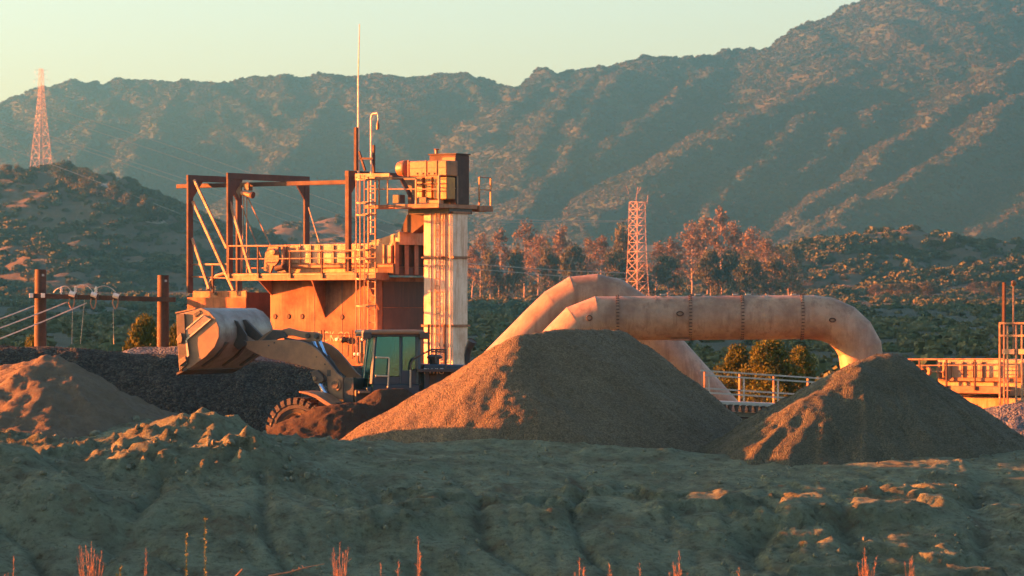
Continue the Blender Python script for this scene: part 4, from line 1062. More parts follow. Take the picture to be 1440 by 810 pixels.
m = MB(); LF.poly(m, [(436, 522), (446, 520), (453, 527), (456, 535), (448, 541), (441, 538)], -.14, -.02); cl = m.build('cylinder_clevis', M_ldark, ld, False, .02)
m = MB(); m.lathe(LF.pt(443, 532, -.14), -LF.D1, [(-.01, .001), (-.01, .06), (.04, .05), (.04, .001)], 14); m.build('pivot_pin', M_rim, cl)
m = MB(); m.cyl(LF.pt(446, 534, -.08), LF.pt(461, 558, -.08), .06, 12); m.build('cylinder_rod', M_chrome, ld, True)
m = MB(); m.cyl(LF.pt(459, 555, -.08), LF.pt(478, 586, -.08), .1, 12); m.build('lift_cylinder', M_ldark, ld, True)
# front frame and axle
m = MB(); LF.box(m, 472, 500, 532, 585, .2, 1.05); m.build('front_tower', M_ldark, ld, False, .02)
m = MB(); LF.box(m, 430, 492, 568, 615, .15, 1.1); m.build('front_frame', M_ldark, ld, False, .03)
m = MB(); LF.box(m, 483, 497, 531, 566, .02, .19); m.build('frame_web', M_ldark, ld)
# wheels
def wheel(fr, u, v, t, rad, width, lugs=True):
    c = fr.pt(u, v, t); ax = fr.D1
    wh = bpy.data.objects.new('wheel', None); COL.objects.link(wh); wh.parent = ld
    wh.location = c - _worldloc(ld)
    m = MB(); m.lathe(c, ax, [(.04, rad * .58), (0.0, rad * .64), (-.02, rad * .78), (.02, rad * .9), (.09, rad * .965), (width * .5, rad * .975), (width - .09, rad * .965), (width, rad * .78), (width - .02, rad * .6), (width - .06, rad * .57)], 40)
    ty = m.build('tyre', M_tyre, wh, True)
    m = MB(); m.lathe(c, ax, [(.05, rad * .59), (.02, rad * .57), (.06, rad * .5), (.16, rad * .46), (.17, rad * .3), (.1, rad * .28), (.08, rad * .16), (.02, rad * .13), (.02, .001)], 32); m.build('rim', M_rim, wh, True)
    for rr in (.70, .85):
        m = MB(); m.lathe(c, ax, [(-.005, rad * (rr - .012)), (-.03, rad * rr), (-.005, rad * (rr + .012))], 40); m.build('sidewall_ring', M_tyre, wh, True)
    if lugs:
        up = Vector((0, 0, 1)); side = ax.cross(up).normalized(); nl = 26
        for k in range(nl):
            a = 2 * math.pi * k / nl
            rd = up * math.cos(a) + side * math.sin(a); tg = -up * math.sin(a) + side * math.cos(a)
            m = MB()
            m.cbox(c + rd * rad * .965 + ax * width * .24, tg * .13, rd * rad * .11, ax * width * .5)
            m.cbox(c + rd * rad * .89 - ax * .0, tg * .12, rd * rad * .14, ax * .07)
            m.build('tread_lug', M_tyre, wh, False, .012)
            a2 = a + math.pi / nl; rd = up * math.cos(a2) + side * math.sin(a2); tg = -up * math.sin(a2) + side * math.cos(a2)
            m = MB(); m.cbox(c + rd * rad * .965 + ax * width * .76, tg * .13, rd * rad * .11, ax * width * .5); m.build('tread_lug', M_tyre, wh, False, .012)
    return wh
wheel(LF, 416, 607, -.8, .88, .62)
wheel(LF, 416 + 24, 606, 1.35, .88, .62, False)
m = MB(); m.cyl(LF.pt(416, 607, -.6), LF.pt(416, 607, -.6) + LF.D1 * 2.1, .14, 12); m.build('axle', M_ldark, ld, True)
m = MB(); LF.poly(m, [(420, 550), (432, 551), (445, 555), (456, 562), (468, 570), (468, 575), (455, 568), (444, 560), (432, 555), (421, 552.5)], -.95, -.12); m.build('fender', M_ltan, ld, False, .01)
m = MB(); LF.box(m, 448, 480, 566, 574, -.6, .1); m.build('step', M_ldark, ld)
# rear frame, hood, cab
CW = 1.5
m = MB(); LR.box(m, 500, 700, 548, 600, .1, CW - .1); m.build('rear_frame', M_ldark, ld, False, .03)
m = MB(); LR.poly(m, [(596, 512), (690, 514), (700, 530), (700, 560), (596, 560)], .08, CW - .08); hd = m.build('hood', M_lcab, ld, False, .04)
for k in range(5):
    m = MB(); LR.box(m, 604 + 16 * k, 614 + 16 * k, 526, 545, .05, .079); m.build('louvre_panel', M_ldark, hd, False, .008)
text_mesh('PWIG', .22, 'lettering', M_letter, LR.pt(595.5, 526, .045), LR.D2, hd)
m = MB(); LR.box(m, 588, 700, 519, 523, -.35, .07); m.build('catwalk', M_ldark, ld)
cabp = [(503, 544), (516.5, 472), (593, 472), (590, 556), (526, 556), (512, 553)]
def cbar(name, a, b, t, w, mat=M_lcab, par=None):
    m = MB(); m.bar(LR.pt(*a, t), LR.pt(*b, t), w, w); return m.build(name, mat, par or cab, False, .01)
m = MB(); LR.poly(m, [(523, 540), (590, 540), (590, 558), (526, 558)], .01, CW - .01); cab = m.build('cab', M_lcab, ld, False, .03)
# nose of the cab under the windscreen
sF = LR.S(524, 0)
for t in (0.02, CW - .02):
    pass
zt_, zb_ = LR.Z(472, 0, 0), LR.Z(540, 0, 0)
s_top, s_bot = LR.S(528, 0), LR.S(523, 0)          # near front pillar (top, bottom)
s_r = LR.S(588, 0)
for t in (.03, CW - .03):
    for (sa, sb_, w) in ((s_top, s_bot, .08), (LR.S(564, 0), LR.S(564, 0), .07), (s_r, s_r, .11)):
        m = MB(); m.bar(LR.w(sa, t, zt_), LR.w(sb_, t, zb_), w, w); m.build('pillar', M_lcab, cab, False, .01)
m = MB(); m.bar(LR.w(s_top - .06, CW * .62, zt_), LR.w(s_bot - .1, CW * .62, zb_), .03, .03); m.build('wiper_arm', M_cream, cab)
# roof
m = MB(); sr0 = s_top - .35
LR.sbox(m, sr0, s_r + .16, -.1, CW + .1, LR.Z(470.5, 0, 0), LR.Z(464, 0, 0)); m.build('roof', M_ltan, cab, False, .05)
m = MB(); LR.sbox(m, sr0 + .02, s_r + .1, -.06, CW + .06, LR.Z(473.5, 0, 0), LR.Z(470.6, 0, 0)); m.build('roof_liner', M_ldark, cab, False, .02)
for ss in (sr0 - .02, s_r + .02):
    m = MB(); LR.sbox(m, ss, ss + .24, -.2, .02, LR.Z(477, 0, 0), LR.Z(467, 0, 0)); m.build('work_light', M_ldark, cab, False, .03)
# glass
def pane(name, pts, par):
    m = MB(); a, b, c, d = pts; n_ = (b - a).cross(d - a).normalized() * .008
    m.prism(pts, n_); return m.build(name, M_glass, par)
pane('windscreen', [LR.w(s_top - .02, .06, zt_), LR.w(s_top - .02, CW - .06, zt_), LR.w(s_bot - .12, CW - .06, zb_ - .15), LR.w(s_bot - .12, .06, zb_ - .15)], cab)
for t in (.03, CW - .03):
    pane('door_window', [LR.w(s_top + .05, t, zt_ - .03), LR.w(LR.S(562, 0), t, zt_ - .03), LR.w(LR.S(562, 0), t, LR.Z(529, 0, 0)), LR.w(s_bot + .05, t, LR.Z(529, 0, 0))], cab)
    pane('side_window', [LR.w(LR.S(566, 0), t, zt_ - .03), LR.w(LR.S(585, 0), t, zt_ - .03), LR.w(LR.S(585, 0), t, LR.Z(519, 0, 0)), LR.w(LR.S(566, 0), t, LR.Z(522, 0, 0))], cab)
pane('rear_window', [LR.w(s_r, .1, zt_ - .03), LR.w(s_r, CW - .1, zt_ - .03), LR.w(s_r, CW - .1, zb_ + .1), LR.w(s_r, .1, zb_ + .1)], cab)
m = MB(); LR.sbox(m, LR.S(562.5, 0), LR.S(588, 0), .0, .03, zb_, LR.Z(521, 0, 0)); m.build('door_panel', M_lcab, cab)
m = MB(); LR.sbox(m, s_bot + .04, LR.S(562, 0), .0, .03, zb_, LR.Z(530, 0, 0)); m.build('door_panel', M_lcab, cab)
m = MB(); m.prism([LR.w(s_bot - .14, .05, zb_ - .1), LR.w(s_bot + .02, .05, zb_ - .05), LR.w(s_bot + .02, .05, LR.Z(556, 0, 0)), LR.w(s_bot - .1, .05, LR.Z(552, 0, 0))], LR.D1 * (CW - .1)); m.build('cab_nose', M_lcab, cab, False, .03)
m = MB(); m.box(LR.pt(505, 553, -.1), LR.D2 * .3, LR.D1 * .35, Vector((0, 0, .05))); m.build('dirt_step', M_ltan, cab)
# hydraulic hoses, mirror, bucket wear marks
for k, t in enumerate((.3, .38, .9, .98)):
    m = MB(); m.tube([LF.pt(478, 545, t), LF.pt(470, 520 - 2 * k, t), LF.pt(458, 500 - k, t), LF.pt(440, 486 - k, t), LF.pt(420, 479, t), LF.pt(400, 475 + k, t)], .022, 6); m.build('hydraulic_hose', M_ldark, ld, True)
m = MB(); m.tube([LR.pt(522, 474, -.05), LR.pt(512, 478, -.35), LR.pt(508, 482, -.4)], .015, 6); mr_ = m.build('mirror_arm', M_ldark, ld, True)
m = MB(); m.cbox(LR.pt(508, 489, -.4), LR.D2 * .06, LR.D1 * .18, Vector((0, 0, .3))); m.build('mirror', M_ldark, mr_, False, .02)
# grab rails
def rail(pts, mat, r=.024):
    m = MB(); m.tube([LR.pt(u, v, -.12) for u, v in pts], r, 8); return m.build('grab_rail', mat, ld, True)
rail([(528.5, 502.5), (546, 503), (547.3, 504.5), (545.5, 545)], M_cream)
rail([(528, 528.5), (546, 529)], M_cream)
rail([(577, 545), (577.5, 512), (581, 505), (598, 496), (607, 491.5), (628, 492)], M_ldark)
rail([(577, 545), (577.3, 520)], M_cream, .026)
rail([(627, 492), (626.5, 520)], M_ldark); rail([(613, 492), (613, 510)], M_ldark); rail([(606, 494.5), (628, 495)], M_ldark, .02)
m = MB(); m.lathe(LR.pt(611, 512, .5), (0, 0, 1), [(0, .001), (0, .13), (.14, .13), (.15, .2), (.2, .21), (.25, .14), (.26, .001)], 18); m.build('air_precleaner', M_ldark, ld, True)
p_ex = LR.pt(658, 500, .75)
m = MB(); ex = [p_ex + Vector((0, 0, -.35)), p_ex + Vector((-.02, 0, 0)), p_ex + Vector((.02, -.03, .2)), p_ex + Vector((.12, -.12, .4))]
m.tube(ex, [.085, .085, .1, .125], 16, cap=False); m.tube([ex[0], ex[1], ex[2], ex[3] - Vector((.01, -.01, .01))], [.075, .075, .09, .115], 16, cap=True); m.build('exhaust_stack', M_ldark, ld, True)
# rear wheels (behind the gravel heap)
wheel(LR, 600, 606, -.75, .88, .62, False)
wheel(LR, 600, 606, 1.65, .88, .62, False)
# seat, steering column
st = thing('operator_seat', LR.pt(575, 552, .75), 'high-backed operator seat inside the loader cab', 'seat')
M_seat = plain_mat('seat_cloth', (0.03, 0.033, 0.035), .9)
sc0 = LR.w(LR.S(566, .7), .7, LR.Z(540, 0, 0))
m = MB(); m.cbox(sc0 + Vector((0, 0, .1)), LR.D2 * .5, LR.D1 * .5, Vector((0, 0, .14))); m.build('cushion', M_seat, st, False, .05)
m = MB(); m.cbox(sc0 + LR.D2 * .27 + Vector((0, 0, .42)), LR.D2 * .14, LR.D1 * .48, Vector((0, 0, .7))); m.build('backrest', M_seat, st, False, .05)
m = MB(); m.cbox(sc0 + Vector((0, 0, -.12)), LR.D2 * .3, LR.D1 * .3, Vector((0, 0, .3))); m.build('pedestal', M_ldark, st)
m = MB(); cc = sc0 - LR.D2 * .55 + Vector((0, 0, .34)); m.tube([sc0 - LR.D2 * .75 + Vector((0, 0, -.3)), cc], .04, 8); colm = m.build('steering_column', M_ldark, ld, True)
m = MB(); axv = (LR.D2 * .5 + Vector((0, 0, 1))).normalized()
a1 = axv.cross(LR.D1).normalized(); a2 = axv.cross(a1)
m.tube([cc + (a1 * math.cos(k * math.pi / 8) + a2 * math.sin(k * math.pi / 8)) * .19 for k in range(17)], .016, 6, cap=False); m.build('steering_wheel', M_ldark, colm, True)
# driver
M_cloth = plain_mat('dark_work_clothes', (0.03, 0.035, 0.045), .9)
M_skin = plain_mat('skin', (0.33, 0.2, 0.13), .6, 0, .1)
M_vest = plain_mat('hi_vis_vest', (0.22, 0.55, 0.05), .8, 0, .1)
def skin_mesh(name, joints, bones, mat, parent, root=0, sub=2):
    me = bpy.data.meshes.new(name); org = _worldloc(parent) if parent is not None else Vector((0, 0, 0))
    me.from_pydata([tuple(p - org) for p, r in joints], bones, []); me.materials.append(mat)
    o = bpy.data.objects.new(name, me); COL.objects.link(o); o.parent = parent
    md = o.modifiers.new('skin', 'SKIN')
    for i, (p, r) in enumerate(joints):
        me.skin_vertices[0].data[i].radius = (r, r) if not isinstance(r, tuple) else r
        me.skin_vertices[0].data[i].use_root = (i == root)
    md.use_smooth_shade = True
    s_ = o.modifiers.new('sub', 'SUBSURF'); s_.levels = sub; s_.render_levels = sub
    return o
hipz = sc0 + Vector((0, 0, .24)) + LR.D2 * .12
F_ = -LR.D2; Rr = LR.D1; U_ = Vector((0, 0, 1))
J = [(hipz, (.17, .13)), (hipz + U_ * .22 + F_ * .02, (.15, .12)), (hipz + U_ * .45 + F_ * .03, (.17, .12)), (hipz + U_ * .54 + F_ * .03, (.08, .075)), (hipz + U_ * .60 + F_ * .05, .06)]
B = [(0, 1), (1, 2), (2, 3), (3, 4)]
for sg in (-1, 1):
    b0 = len(J)
    J += [(hipz + U_ * .46 + Rr * sg * .2 + F_ * .03, .065), (hipz + U_ * .24 + Rr * sg * .26 + F_ * .12, .048), (hipz + U_ * .2 + Rr * sg * .19 + F_ * .36, .036), (cc + a2 * sg * .17 + U_ * .02, .03)]
    B += [(2, b0), (b0, b0 + 1), (b0 + 1, b0 + 2), (b0 + 2, b0 + 3)]
    b0 = len(J)
    J += [(hipz + Rr * sg * .1 + F_ * .08, .1), (hipz + Rr * sg * .15 + F_ * .45 + U_ * .04, .072), (hipz + Rr * sg * .15 + F_ * .58 - U_ * .35, .05), (hipz + Rr * sg * .15 + F_ * .7 - U_ * .4, .04)]
    B += [(0, b0), (b0, b0 + 1), (b0 + 1, b0 + 2), (b0 + 2, b0 + 3)]
drv = skin_mesh('person', J, B, M_cloth, None)
set_props(drv, 'seated operator in dark clothes and green vest inside the loader cab', 'person')
hc_ = hipz + U_ * .72 + F_ * .06
m = MB(); hp = []
for k, (z, r) in enumerate([(-.13, .035), (-.115, .06), (-.07, .075), (-.02, .085), (.03, .09), (.08, .08), (.115, .05), (.125, .005)]):
    for j in range(14):
        a = 2 * math.pi * j / 14; ca = math.cos(a); face = max(0, ca)
        rr = r * (1.12 if ca > 0 else 1.05) * abs(ca) + r * .88 * (1 - abs(ca))
        nose = .03 * math.exp(-((z + .02) / .025) ** 2) * (1 if j == 0 else 0)
        eye = -.012 * math.exp(-((z - .01) / .015) ** 2) * (1 if j in (1, 13) else 0)
        hp.append(hc_ + F_ * (math.cos(a) * (rr + nose + eye)) + Rr * (math.sin(a) * (r * .86)) + U_ * z)
fsx = [(i * 14 + j, i * 14 + (j + 1) % 14, (i + 1) * 14 + (j + 1) % 14, (i + 1) * 14 + j) for i in range(7) for j in range(14)]
m.add(hp, fsx); m.build('head', M_skin, drv, True)
m = MB(); m.lathe(hc_ + U_ * .035 - F_ * .01, U_, [(0, .105), (.03, .105), (.08, .09), (.11, .05), (.12, .001)], 16); m.add([hc_ + U_ * .05 + F_ * .08 + Rr * .07, hc_ + U_ * .045 + F_ * .19 + Rr * .05, hc_ + U_ * .045 + F_ * .19 - Rr * .05, hc_ + U_ * .05 + F_ * .08 - Rr * .07], [(0, 1, 2, 3)]); m.build('cap', M_cloth, drv, True)
m = MB(); m.lathe(hipz + U_ * .06, U_ + F_ * .06, [(0, .185), (.12, .168), (.3, .18), (.4, .19), (.42, .15)], 20); m.build('vest', M_vest, drv, True)

# ------------------------------------------------------------------ utility poles with a cross arm
M_wood = metal_mat('creosoted_wood', (0.072, 0.034, 0.018), (0.036, 0.019, 0.012), 0.5, 0.9, 0, True, 2.2, 0.5, (0.02, 0.014, 0.01))
M_porc = plain_mat('porcelain', (0.62, 0.55, 0.44), 0.3, 0, .15)
M_galv = plain_mat('galvanised_steel', (0.34, 0.33, 0.30), 0.45, 0.5)
UY = 120.0
up_ = thing('utility_pole_frame', P(143, 440, UY) * Vector((1, 1, 0)), 'two thick wooden poles joined by a cross arm carrying fuses and insulators', 'utility poles')
up_.location.z = ground_at(up_.location.x, UY)
for uu, vt in ((57, 379), (229.5, 387)):
    t_ = P(uu, vt, UY); m = MB(); m.tube([Vector((t_.x - .02, UY, -.3)), Vector((t_.x - .01, UY, 2.0)), t_], [.21, .2, .18], 14); po = m.build('pole', M_wood, up_, True)
    m = MB(); m.cbox(t_ + Vector((.1, -.17, -.18)), (.07, 0, 0), (0, .03, 0), (0, 0, .07)); m.build('tag', M_galv, po)
m = MB(); m.bar(P(43, 416, UY - .26), P(247, 421.5, UY - .26), .12, .15); arm_ = m.build('cross_arm', M_wood, up_, False, .01)
for uu, vv in ((44, 415.5), (60.5, 415.5)):
    m = MB(); m.cbox(P(uu, vv, UY - .37), (.12, 0, 0), (0, .1, 0), (0, 0, .14)); m.build('bracket', M_porc, arm_, False, .01)
for uu in (86, 106, 135):
    c = P(uu, 414, UY - .26); m = MB(); m.lathe(c, (0, 0, 1), [(-.02, .02), (.06, .02), (.07, .05), (.1, .05), (.11, .03), (.15, .05), (.18, .05), (.19, .03), (.24, .035), (.26, .001)], 12); m.build('pin_insulator', M_porc, arm_, True)
for uu, vv in ((101.5, 413.5), (132, 414.5), (163, 416)):
    c = P(uu, vv, UY - .42); m = MB(); m.cyl(c + Vector((-.09, 0, .03)), c + Vector((.09, 0, -.03)), .08, 12); m.build('fuse_cutout', M_porc, arm_, True)
    m = MB(); m.cbox(c + Vector((.07, .06, -.06)), (.16, 0, 0), (0, .1, 0), (0, 0, .16)); m.build('mounting_plate', M_bolt, arm_)
    c2 = P(uu - 1, 426, UY - .4)
    m = MB(); m.tube([c2 + Vector((-.06, 0, .14)), c2 + Vector((-.09, 0, 0)), c2 + Vector((-.03, 0, -.15)), c2 + Vector((.02, 0, -.19))], .022, 6); m.tube([c2 + Vector((.09, 0, .14)), c2 + Vector((.09, 0, .02)), c2 + Vector((.04, 0, -.17))], .024, 6); m.build('fuse_loop', M_rail, arm_, True)
def arc(a, b, lift, n=10): 
    return [a.lerp(b, k / n) + Vector((0, 0, lift * 4 * (k / n) * (1 - k / n))) for k in range(n + 1)]
for (a, b, l) in (((86, 405), (101, 411), .12), ((106, 405), (131, 411), .18), ((135, 406), (163, 411), .14), ((75, 412), (86, 405), .05)):
    m = MB(); m.tube(arc(P(*a, UY - .3), P(*b, UY - .35), l), .014, 5); m.build('jumper_wire', M_wire, arm_, True)
for (a, b) in (((102, 433), (101, 484)), ((119, 420), (113, 484)), ((159, 434), (160, 484))):
    m = MB(); m.tube(arc(P(*a, UY - .3), P(*b, UY - .2), 0.0, 4), .007, 5); m.build('down_lead', M_wire, up_, True)
for i, (a, b) in enumerate((((48, 430), (-120, 486)), ((94, 425), (-120, 501)), ((122, 426), (-120, 520)))):
    w = MB(); w.tube([P(a[0], a[1], UY - .3)] + [P(a[0] + (b[0] - a[0]) * k / 8, a[1] + (b[1] - a[1]) * k / 8 + 3 * 4 * (k / 8) * (1 - k / 8), UY - .3 - 4 * k / 8) for k in range(1, 9)], .022, 5)
    o = w.build('service_cable', M_wire, None, True)
    set_props(o, ['highest of three pale cables running left from the left pole', 'middle pale cable running from the first fuse out to the left', 'lowest pale cable running from the second fuse out to the left'][i], 'cable', 'cables left of the utility poles')

# ------------------------------------------------------------------ big ducts
M_duct = metal_mat('beige_duct', (0.31, 0.20, 0.115), (0.17, 0.09, 0.048), 0.55, 0.5, 0, True, 0.7, 0.05, (0.3, 0.2, 0.13))
def duct(name, label, pts, y, r_px, seams, lug_list=()):
    k = y / FPX; R_ = r_px * k
    path = [P(u, v, y + dy) for u, v, dy in pts]
    t_ = thing(name, (path[0].x, path[0].y, max(0.0, path[0].z - R_)), label, 'duct')
    for a in range(len(path) - 1):
        p, q = path[a], path[a + 1]
        n = 32
        def ring(i):
            d1 = (path[i] - path[i - 1]).normalized() if i > 0 else None
            d2 = (path[i + 1] - path[i]).normalized() if i < len(path) - 1 else None
            return (d1 + d2).normalized() if d1 and d2 else (d1 or d2)
        d = (q - p).normalized(); s_ = d.cross(Vector((0, 1, 0.001))).normalized(); w_ = d.cross(s_)
        vs = []
        for i, c in ((a, p), (a + 1, q)):
            nrm = ring(i)
            for j in range(n):
                an = 2 * math.pi * j / n; o_ = (s_ * math.cos(an) + w_ * math.sin(an)) * R_
                vs.append(c + o_ - d * (o_.dot(nrm) / d.dot(nrm)))
        m = MB(); m.add(vs, [(j, (j + 1) % n, n + (j + 1) % n, n + j) for j in range(n)] )
        o = m.build('duct_section', M_duct, t_, True)
        m = MB(); nrm = ring(a + 1)
        if a < len(path) - 2:
            wv = [v for v in vs[n:]]; cen = q
            ringv = [cen + (v - cen) * 1.008 - d * .012 for v in wv] + [cen + (v - cen) * 1.008 + d * .012 for v in wv]
            m.add(ringv, [(j, (j + 1) % n, n + (j + 1) % n, n + j) for j in range(n)]); m.build('weld_seam', M_duct, t_, True)
    for (uu, vv, dy, big) in seams:
        c = P(uu, vv, y + dy); m = MB(); m.lathe(c, (1, 0, 0), [(-.03, R_ * 1.0), (-.03, R_ * (1.035 if big else 1.012)), (.03, R_ * (1.035 if big else 1.012)), (.03, R_)], 32); fl_ = m.build('flange', M_duct, t_, False)
        if big:
            for j in range(20):
                an = math.pi * (j + .5) / 20 + math.pi / 2
                pb = c + Vector((0, math.sin(an - math.pi / 2) * -R_ * 1.02, math.cos(an - math.pi / 2) * R_ * 1.02))
                m = MB(); m.cbox(pb, (.1, 0, 0), (0, .035, 0), (0, 0, .035)); m.build('flange_bolt', M_rust, fl_)
    return t_, R_
d1_, R1 = duct('duct', 'long beige duct running level and bending down behind the right heap', [(762, 512, 0), (795, 478, 0), (814, 459, 0), (842, 448, 0), (1142, 446, 0), (1164, 449, 0), (1184, 458, 0), (1199, 472, 0), (1209, 490, 0), (1222, 580, 0)], 128.0, 31, 
           [(868, 446.9, 0, True), (922, 446.7, 0, False), (940, 446.7, 0, False), (970, 446.6, 0, True), (989, 446.5, 0, False), (1043, 446.3, 0, True), (1073, 446.2, 0, False), (1127, 446.1, 0, True)])
for uu in (932, 981, 1034, 1052, 1116):
    m = MB(); m.cbox(P(uu, 414.2, 128), (.18, 0, 0), (0, .2, 0), (0, 0, .05)); m.build('lifting_lug', M_galv, d1_)
def loop_handle(uu, vv, w, h):
    c = P(uu, vv, 128.0); c.y -= math.sqrt(max(0.0, R1 ** 2 - (c.z - P(uu, 446.5, 128).z) ** 2)) + .01
    m = MB(); m.tube([c + Vector((w * math.cos(a), -.05 * abs(math.sin(a)), h * math.sin(a))) for a in [k * math.pi / 8 for k in range(17)]], .022, 6, cap=False); m.build('handle', M_rust, d1_, True)
loop_handle(955, 441, .11, .07); loop_handle(828, 447, .09, .08); loop_handle(1168, 450, .1, .06)
m = MB(); m.cbox(P(956, 477.5, 127.9), (.65, 0, 0), (0, .5, 0), (0, 0, .07)); cp = m.build('hatch_frame', M_deck, d1_)
d2_, R2 = duct('duct', 'rear beige duct arching up behind the level one and down to the walkway', [(688, 530, 0), (762, 455, 0), (784, 434, 0), (810, 418, 0), (838, 415, 0), (864, 421, 0), (888, 438, 0), (925, 482, 0), (1020, 588, 0)], 134.0, 29.5, [])

# ------------------------------------------------------------------ inclined conveyor with handrails
M_pale = metal_mat('pale_galvanised', (0.34, 0.32, 0.27), (0.3, 0.25, 0.19), 0.3, 0.5, 0.2, False, 2.0, 0.05)
cv = thing('conveyor_walkway', P(1060, 440, 118) * Vector((1, 1, 0)), 'pale conveyor walkway with double handrails between the two gravel heaps', 'conveyor')
cv.location.z = ground_at(cv.location.x, 118.0)
def lin(u, u0, v0, u1, v1): return v0 + (v1 - v0) * (u - u0) / (u1 - u0)
for row, (du, dv, y_) in enumerate(((0, 0, 118.6), (6, 6.5, 117.4))):
    for uu in (991, 1040, 1088, 1136, 1184):
        vt = lin(uu, 988, 521.5, 1150, 531.5) + dv; vb = lin(uu, 1010, 563, 1100, 567)
        m = MB(); m.bar(P(uu + du, vt, y_), P(uu + du, vb, y_), .06 if row == 0 else .045); m.build('rail_post', M_pale if row else M_rail, cv)
    for off in (0, 24.5):
        m = MB(); m.bar(P(985 + du, 521 + dv * (1 if off == 0 else 1) + off, y_), P(1192 + du, 534.5 + dv + off, y_), .045, .05); m.build('rail', M_pale, cv)
m = MB(); p = P(985, 562, 118.7); q = P(1192, 571, 118.7)
m.prism([p, q, q + Vector((0, 0, -.1)), p + Vector((0, 0, -.1))], (0, -1.5, 0)); m.build('deck', M_pale, cv)
for k in range(17):
    uu = 1000 + 9.2 * k; vv = lin(uu, 1010, 573, 1100, 577)
    m = MB(); m.prism([P(uu - 3, vv - 5, 117.2), P(uu + 3, vv - 5, 117.2), P(uu + 1.4, vv + 1, 117.2), P(uu + 1.4, vv + 5, 117.2), P(uu - 1.4, vv + 5, 117.2), P(uu - 1.4, vv + 1, 117.2)], (0, .9, 0)); m.build('idler', M_bolt, cv)
m = MB(); p = P(985, 577, 117.8); q = P(1192, 587, 117.8); m.prism([p, q, q + Vector((0, 0, -.3)), p + Vector((0, 0, -.3))], (0, .4, 0)); m.build('stringer', M_pale, cv)
m = MB(); p = P(985, 584.5, 117.6); q = P(1192, 594, 117.6); m.bar(p, q, .06, .05); m.build('edge_bar', M_rust, cv)
m = MB(); p = P(985, 588, 117.9); q = P(1192, 598, 117.9); m.prism([p, q, q + Vector((0, 0, -.5)), p + Vector((0, 0, -.5))], (0, .5, 0)); m.build('belt', M_pale, cv)
for uu in (1000, 1180):
    m = MB(); t_ = P(uu, 592, 118.2); m.bar(t_, Vector((t_.x, t_.y, -.3)), .15); m.build('support_leg', M_rust, cv)

# ------------------------------------------------------------------ right-hand deck plant
RF = Fr(P(1400, 440, 118), (math.sin(C55), -math.cos(C55)))
rp = thing('screening_plant', base(RF, 1350, .5), 'sunlit cream screening deck with railing and a round wheel at the right edge', 'screening plant')
bpart(RF, rp, 'lower_wall', M_panel, 1325, 1437, 558, 600, .1, 2.5)
bpart(RF, rp, 'deck_beam', M_deck, 1300, 1408, 543, 553, -.5, .09, .01)
bw = bpart(RF, rp, 'bin_wall', M_panel, 1319, 1440, 506, 556, .12, 2.5, .01)
ed = [1320, 1336, 1353, 1367, 1380, 1405, 1437]
for a, b in zip(ed[:-1], ed[1:]): bpart(RF, bw, 'panel', M_panel, a + 1, b - 1, 509, 531, .06, .118, .01)
for uu in ed[1:-1]: bpart(RF, bw, 'rib', M_rail, uu - 1, uu + 1, 508, 532, .0, .058)
bpart(RF, bw, 'ledge', M_deck, 1319, 1438, 531.5, 536, -.05, .117)
for uu in (1282, 1293, 1331, 1371): 
    m = MB(); p = RF.pt(uu, 505, -.53); q = RF.pt(uu, 549, -.53); m.bar(p, q, .05); m.build('rail_post', M_rust, rp)
for v in (505.5, 514): tpart(RF, rp, 'rail', M_rail, [(1270, v, -.53), (1412, v - .5, -.53)], .028 if v < 510 else .018)
m = MB(); m.lathe(RF.pt(1301, 522, -.3), RF.D1, [(-.03, .06), (-.06, .12), (-.06, .2), (.06, .2), (.06, .12), (.03, .06)], 22, True); wl = m.build('wheel', M_panel, rp, True)
m = MB(); m.lathe(RF.pt(1301, 522, -.3), RF.D1, [(-.08, .001), (-.08, .05), (.08, .05), (.08, .001)], 12); m.build('hub', M_bolt, wl)
tpart(RF, rp, 'shaft', M_rail, [(1303, 522, -.25), (1327, 523, -.25)], .03)
bpart(RF, rp, 'bearing_block', M_rail, 1317, 1321, 509, 531, -.2, .0)
# ladder tower at the edge
lt_ = thing('ladder_tower', base(RF, 1415, -.6), 'railed steel ladder tower standing at the far right edge of the deck', 'ladder tower')
for uu, vt in ((1406, 454), (1412, 455), (1417, 458), (1429, 457), (1437, 457)):
    m = MB(); p = RF.pt(uu, vt, -.7); q = RF.pt(uu, 570, -.7); m.bar(p, q, .05); m.build('upright', M_rail, lt_)
for v in (454.5, 472): m = MB(); m.bar(RF.pt(1405, v, -.72), RF.pt(1450, v, -.72), .05, .06); m.build('rail', M_rail, lt_)
for u0, u1 in ((1409, 1426), (1432, 1450)): bpart(RF, lt_, 'toe_board', M_panel, u0, u1, 491, 498, -.78, -.73)
for v in (505, 516, 527, 538, 549): m = MB(); m.bar(RF.pt(1412, v, -.72), RF.pt(1429, v, -.72), .03); m.build('rung', M_rail, lt_)
mp = thing('mast', RF.pt(1411, 500, -.6), 'plain dark steel post above the ladder tower at the right edge', 'mast')
m = MB(); m.bar(RF.pt(1411.5, 500, -.6), RF.pt(1412, 397, -.6), .1, .08); m.build('post', M_rust, mp)
lp2 = thing('lamp_post', RF.pt(1425, 500, -.6), 'thin post with a small red lamp beside the steel mast, right edge', 'lamp post')
m = MB(); m.tube([RF.pt(1425, 500, -.6), RF.pt(1425.5, 400, -.6)], .03, 8); m.build('pole', M_rail, lp2, True)
m = MB(); m.lathe(RF.pt(1425.5, 402, -.6), (0, 0, 1), [(0, .001), (0, .05), (.05, .08), (.13, .08), (.17, .04), (.17, .001)], 12); m.build('lamp_head', M_orange, lp2, True)

